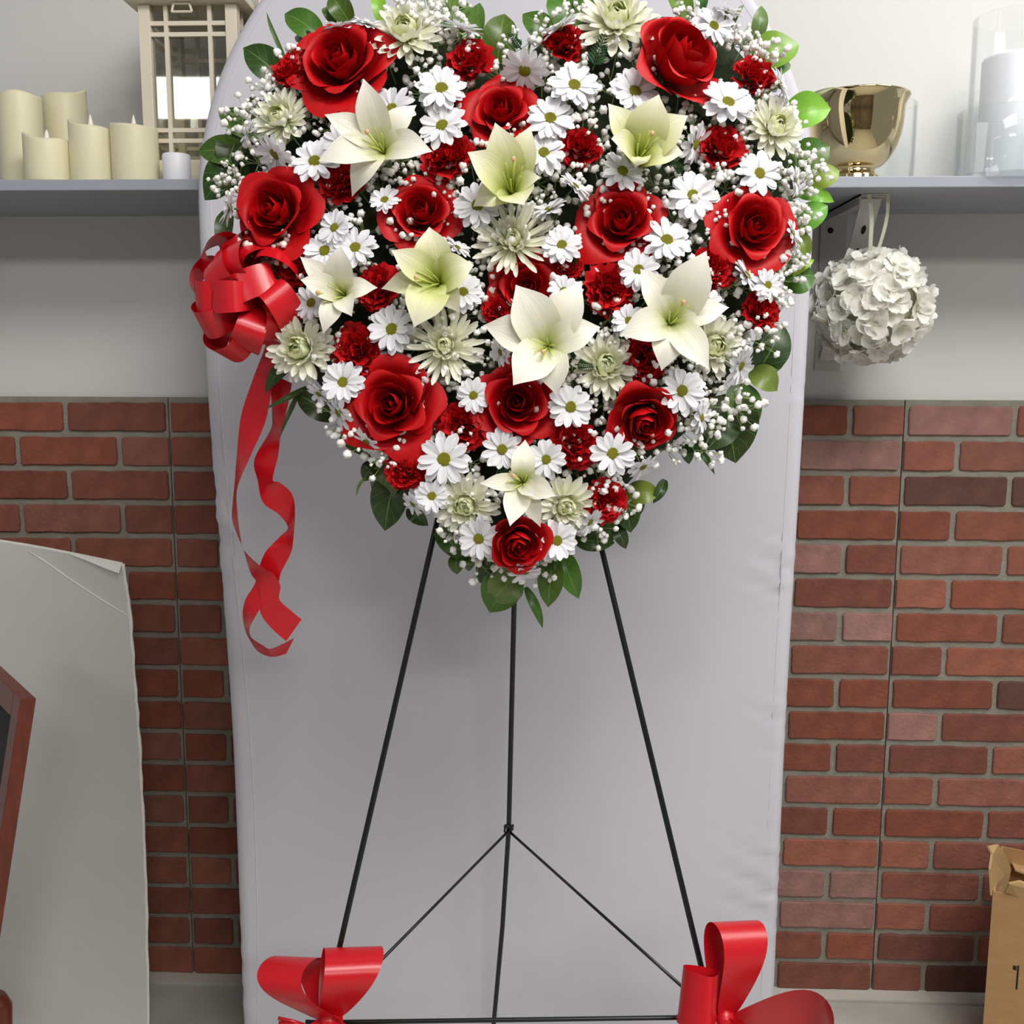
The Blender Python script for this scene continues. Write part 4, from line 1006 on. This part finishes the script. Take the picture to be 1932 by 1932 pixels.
LV = [(608, 72, 537, 26, 52, 'm'), (545, 158, 459, 90, 62, 'd'), (662, 46, 622, -8, 44, 'm'), (632, 46, 612, 14, 22, 'm'), (722, 48, 712, -20, 28, 'y'), (500, 262, 412, 211, 50, 'm'), (505, 208, 462, 193, 20, 'd'), (470, 295, 373, 286, 56, 'm'), (462, 305, 386, 378, 74, 'd'), (432, 395, 424, 482, 36, 'd'), (455, 250, 430, 330, 60, 'd'),
      (905, 75, 800, -15, 62, 'l'), (895, 85, 905, 5, 34, 'm'), (938, 120, 952, 26, 66, 'm'), (1042, 84, 986, 26, 50, 'm'), (1072, 55, 1062, -25, 74, 'm'), (1110, 40, 1100, -20, 50, 'm'), (1300, 40, 1262, -12, 44, 'l'), (1326, 20, 1320, -15, 20, 'g'), (1380, 54, 1404, 10, 9, 'g'), (1424, 86, 1437, 11, 30, 'g'), (1420, 118, 1508, 84, 72, 'l'), (1440, 140, 1492, 122, 40, 'g'),
      (1478, 215, 1576, 164, 12, 'g'), (1476, 225, 1568, 205, 68, 'y'), (1490, 318, 1566, 276, 64, 'm'), (1525, 350, 1584, 322, 46, 'y'), (1508, 368, 1574, 381, 28, 'y'), (1495, 432, 1562, 388, 50, 'l'), (1492, 438, 1526, 488, 34, 'l'), (1484, 522, 1536, 490, 20, 'y'), (1478, 530, 1537, 520, 70, 'm'), (1432, 700, 1478, 612, 70, 'd'), (1415, 700, 1484, 655, 60, 'd'), (1418, 698, 1466, 738, 50, 'l'),
      (1392, 725, 1408, 830, 70, 'm'), (1360, 745, 1388, 874, 110, 'd'), (1390, 790, 1312, 848, 60, 'd'), (1302, 832, 1349, 896, 14, 'd'), (1288, 838, 1300, 876, 26, 'd'), (1180, 932, 1245, 928, 46, 'l'), (1176, 935, 1190, 1005, 50, 'd'), (1190, 925, 1206, 975, 36, 'd'), (1128, 970, 1140, 1036, 66, 'm'), (1085, 1018, 1160, 1024, 40, 'd'), (1160, 990, 1181, 1036, 28, 'd'),
      (1042, 1052, 1034, 1146, 50, 'm'), (1054, 1036, 1092, 1130, 46, 'm'), (975, 1082, 926, 1136, 72, 'g'), (962, 1078, 924, 1156, 78, 'm'), (992, 1108, 1024, 1186, 19, 'm'), (824, 1000, 898, 1062, 42, 'm'), (862, 1045, 862, 1084, 30, 'm'), (888, 1046, 884, 1078, 24, 'd'), (748, 892, 726, 1002, 72, 'd'), (742, 872, 718, 952, 60, 'g'), (712, 872, 686, 908, 34, 'd'), (700, 895, 672, 938, 6, 'g'),
      (640, 818, 702, 864, 24, 'm'), (640, 785, 558, 742, 56, 'd'), (585, 728, 500, 772, 12, 'm'), (565, 738, 528, 826, 10, 'd'), (770, 958, 808, 992, 30, 'd'), (540, 115, 503, 22, 9, 'g'), (1255, 905, 1232, 950, 22, 'd'), (930, 1050, 905, 1100, 40, 'd'), (560, 670, 500, 740, 30, 'd'), (600, 90, 556, 70, 30, 'd')]
for l in LV: leaf(*l)
# deeper foliage seen in the gaps
def fern(bx, by, tx, ty, off, label):
    B, T_ = hp(bx, by, surf(bx, by)+off), hp(tx, ty, surf(tx, ty)+off+0.012)
    d_ = T_-B; sd = HN.cross(d_.normalized()); L = d_.length
    e = tag(empty('fern_tip', B), label, 'fern', 'fern tips in the heart')
    MB().tube([(0, 0, 0), d_*0.5+HN*0.004, d_], [0.0009, 0.0007, 0.0004], 6).build('rib', M_FERN, e)
    for i in range(9):
        v = 0.12+0.86*i/9; ln = L*0.34*(1-v*0.72)
        for s in (-1, 1):
            c = d_*v+HN*0.003; tp = c+sd*(s*ln)+d_.normalized()*ln*0.7; wd = (sd*0.6*s-d_.normalized()).normalized()*ln*0.20
            mq = c.lerp(tp, 0.45)
            b = MB(); b.V = [c, mq+wd, tp, mq-wd, mq+HN*0.0015]; b.F = [(0, 1, 4), (1, 2, 4), (2, 3, 4), (3, 0, 4)]
            b.build('leaflet', M_FERN, e)
fern(1118, 132, 1142, 64, 0.06, 'small dark fern tip overlapping the topmost chrysanthemum')
fern(1085, 688, 1122, 692, 0.07, 'tiny dark fern tip by the largest lily\'s lower petal')
fern(985, 95, 958, 62, 0.05, 'dark fern tip in the heart\'s notch')
fern(1290, 330, 1262, 300, 0.05, 'dark fern tip beneath the lime-throated lily')
fern(1068, 520, 1090, 470, 0.04, 'dark fern tip beside the wing-petalled rose')
fern(940, 890, 975, 878, 0.045, 'dark fern tip above the lowest lily')

# ================================================================== RIBBON BOWS
def loop_mesh(L, H, W, pinch=0.35, skew=0.0, n=28, seed=0):
    r = random.Random(seed); ph = r.random()*6.3
    def fn(u, v):
        x = L*sin(pi*v)**0.92; z = H*0.5*sin(2*pi*v)*(1+0.15*sin(pi*v))
        ww = W/2*(pinch+(1-pinch)*sin(pi*v)**0.55)
        return (x+0.02*L*u*sin(3*v+ph), u*ww+skew*x, z+0.03*H*u*sin(2*pi*v+ph))
    return grid('loop', fn, 6, n, M_RIBBON)
def loop(parent, C, dirv, roll, L, H, W, seed, pinch=0.35, skew=0.0, yref=None):
    X = (HX*dirv[0]+HY*dirv[1]+HN*dirv[2]).normalized()
    ref = yref if yref is not None else (HN if abs(X.dot(HN)) < 0.85 else HY)
    Y = (ref-X*ref.dot(X)).normalized(); Z = X.cross(Y)
    Y2 = Y*cos(roll)+Z*sin(roll); Z2 = X.cross(Y2)
    return put('loop', loop_mesh(L, H, W, pinch, skew, seed=seed), parent, basis(X, Y2, Z2, C))
BC = hp(490, 560, 0.05)
sb = tag(empty('ribbon_bow', BC), 'many-looped red satin pull bow with two long curling streamers', 'bow')
Z0 = Vector((0, 0, 0))
for i, (d_, ro, L) in enumerate([((-0.72, 0.80, 0.10), 0.5, 0.088), ((-0.30, 1.0, -0.05), 0.9, 0.080), ((-0.35, 0.65, 0.6), 1.2, 0.070), ((-0.62, 0.42, 0.65), 1.0, 0.070), ((-1.0, 0.28, 0.05), 0.3, 0.082), ((0.55, 0.62, 0.5), 0.5, 0.066), ((0.62, -0.35, 0.55), 1.1, 0.066), ((-0.55, -0.18, 0.75), 1.2, 0.064), ((-0.82, -0.42, 0.2), 0.9, 0.080), ((-0.62, -0.95, 0.05), 0.6, 0.086), ((-0.16, -1.0, 0.35), 1.2, 0.070), ((-1.0, -0.08, 0.35), 1.3, 0.076), ((0.38, -0.8, 0.25), 0.8, 0.062), ((0.05, 0.85, 0.4), 0.7, 0.062), ((0.1, 0.1, 1.0), 0.4, 0.052)]):
    loop(sb, Z0, d_, ro, L*0.95, 0.046, 0.036, 300+i, 0.5)
MB().tube([HN*-0.01, HN*0.012], [0.008, 0.006], 12).build('knot', M_RIBBON, sb, True)
MB().tube([HN*-0.052, HN*-0.008], 0.0015, 8).build('wire_pick', M_WIRE, sb)
def streamer(secs, W, d0, d1):
    # sections: (left px, right px, lean) in the close-up's own grid; a narrow section is turned edge-on, so its edges part in depth
    q = []
    for i, (a, b_, sg) in enumerate(secs):
        t = i/(len(secs)-1); dd = d0+(d1-d0)*t
        A = at(400+a[0]*0.3209, 640+a[1]*0.3209, dd); B = at(400+b_[0]*0.3209, 640+b_[1]*0.3209, dd)
        w0 = (B-A).length; dep = 0.5*sqrt(max(0, W*W-w0*w0))*sg
        ra, rb_ = (A-EYE)/A.y, (B-EYE)/B.y
        q.append((A+ra*dep, B-rb_*dep))
    P, Q = [x[0] for x in q], [x[1] for x in q]
    def cr(P, t):
        n_ = len(P)-1; i = min(int(t*n_), n_-1); f = t*n_-i
        p0, p1, p2, p3 = P[max(i-1, 0)], P[i], P[i+1], P[min(i+2, n_)]
        return 0.5*((2*p1)+(p2-p0)*f+(2*p0-5*p1+4*p2-p3)*f*f+(3*p1-p0-3*p2+p3)*f**3)
    def fn(u, v):
        a, b_ = cr(P, v), cr(Q, v); return a.lerp(b_, (u+1)/2)-BC
    return put('streamer', grid('streamer', fn, 4, 140, M_RIBBON), sb)
streamer([((318, 20), (400, 30), .3), ((300, 80), (372, 110), .3), ((240, 235), (352, 290), .3), ((172, 445), (312, 490), .2), ((147, 660), (225, 690), .7), ((131, 865), (149, 878), 1), ((117, 1045), (152, 1040), .9), ((148, 1150), (170, 1175), .9), ((181, 1228), (186, 1238), 1), ((226, 1372), (282, 1332), .8), ((272, 1440), (360, 1380), .4), ((285, 1520), (402, 1450), .2), ((285, 1610), (396, 1528), .1), ((350, 1700), (455, 1588), .1), ((436, 1776), (527, 1647), .1)], 0.036, 1.235, 1.30)
streamer([((345, 200), (470, 260), .2), ((347, 330), (448, 380), .4), ((352, 440), (420, 500), .6), ((345, 530), (402, 580), .8), ((250, 705), (388, 690), .2), ((268, 830), (357, 824), .6), ((300, 960), (398, 842), .2), ((392, 1030), (470, 910), .1), ((446, 1106), (488, 1010), .7), ((400, 1160), (478, 1180), .5), ((318, 1245), (462, 1262), .1), ((280, 1332), (406, 1372), .2), ((250, 1440), (380, 1470), .2), ((196, 1530), (300, 1560), .3), ((180, 1620), (250, 1640), .7), ((195, 1710), (222, 1700), .9), ((222, 1768), (230, 1752), 1), ((270, 1836), (300, 1800), .8), ((352, 1868), (352, 1818), .6), ((436, 1850), (484, 1756), .3)], 0.036, 1.25, 1.312)

def easel_bow(C, specs, label):
    e = tag(empty('easel_bow', C), label, 'bow', 'red bows on the easel legs')
    for i, (d_, yref, ro, L, H, W, pin, sk, px, py) in enumerate(specs):
        loop(e, HX*px+HY*py, d_, ro, L, H, W, 500+i+int(C.x*1000), pin, sk, yref=HX*yref[0]+HY*yref[1]+HN*yref[2])
    MB().lathe([(0.002, -0.012), (0.010, -0.008), (0.012, 0), (0.010, 0.008), (0.002, 0.012)], 14).build('knot', M_RIBBON, e, True)
    rr = random.Random(9)
    for i in range(5):
        a = Vector((-0.005-0.004*i, -0.008, -0.004)); P = [a, a+Vector((-0.02, -0.006, -0.004+0.004*i)), a+Vector((-0.038-0.004*rr.random(), -0.004, -0.010+0.006*i))]
        MB().tube(P, [0.0025, 0.002, 0.0022], 6).build('curl', M_RIBBON, e, True)
    return e
CL = at(622, 1926, 1.128)
LOW = [((-0.5, -0.8, 0.3), (0.8, -0.5, 0.2), 0.1, 0.085, 0.05, 0.06, 0.3, 0, 0, 0), ((0.45, -0.8, 0.3), (0.8, 0.5, 0.2), 0.0, 0.085, 0.05, 0.06, 0.3, 0, 0, 0)]
easel_bow(CL, [((-0.12, 1.0, 0.12), (0.97, 0.12, 0.34), 0.0, 0.070, 0.056, 0.064, 0.60, -0.72, 0, 0), ((0.05, 1.0, 0.10), (0.97, -0.06, -0.26), 0.0, 0.086, 0.052, 0.070, 0.25, 0.30, 0, 0)]+LOW,
          'red satin bow with two upright loops tied at the streamer-side easel leg')
CR = at(1368, 1922, 1.128)
easel_bow(CR, [((0.02, 1.0, 0.0), (0.97, 0.0, -0.28), 0.0, 0.112, 0.050, 0.060, 0.30, 0.12, 0, 0), ((-0.72, 0.10, 0.62), (0.30, 0.92, -0.25), 0.0, 0.052, 0.040, 0.064, 0.8, 0.0, -0.008, 0.030), ((1.0, 0.0, 0.18), (0.0, 0.86, 0.50), 0.0, 0.122, 0.066, 0.072, 0.45, 0.0, 0, -0.010)]+LOW,
          'red satin bow with one tall loop tied at the box-side easel leg')
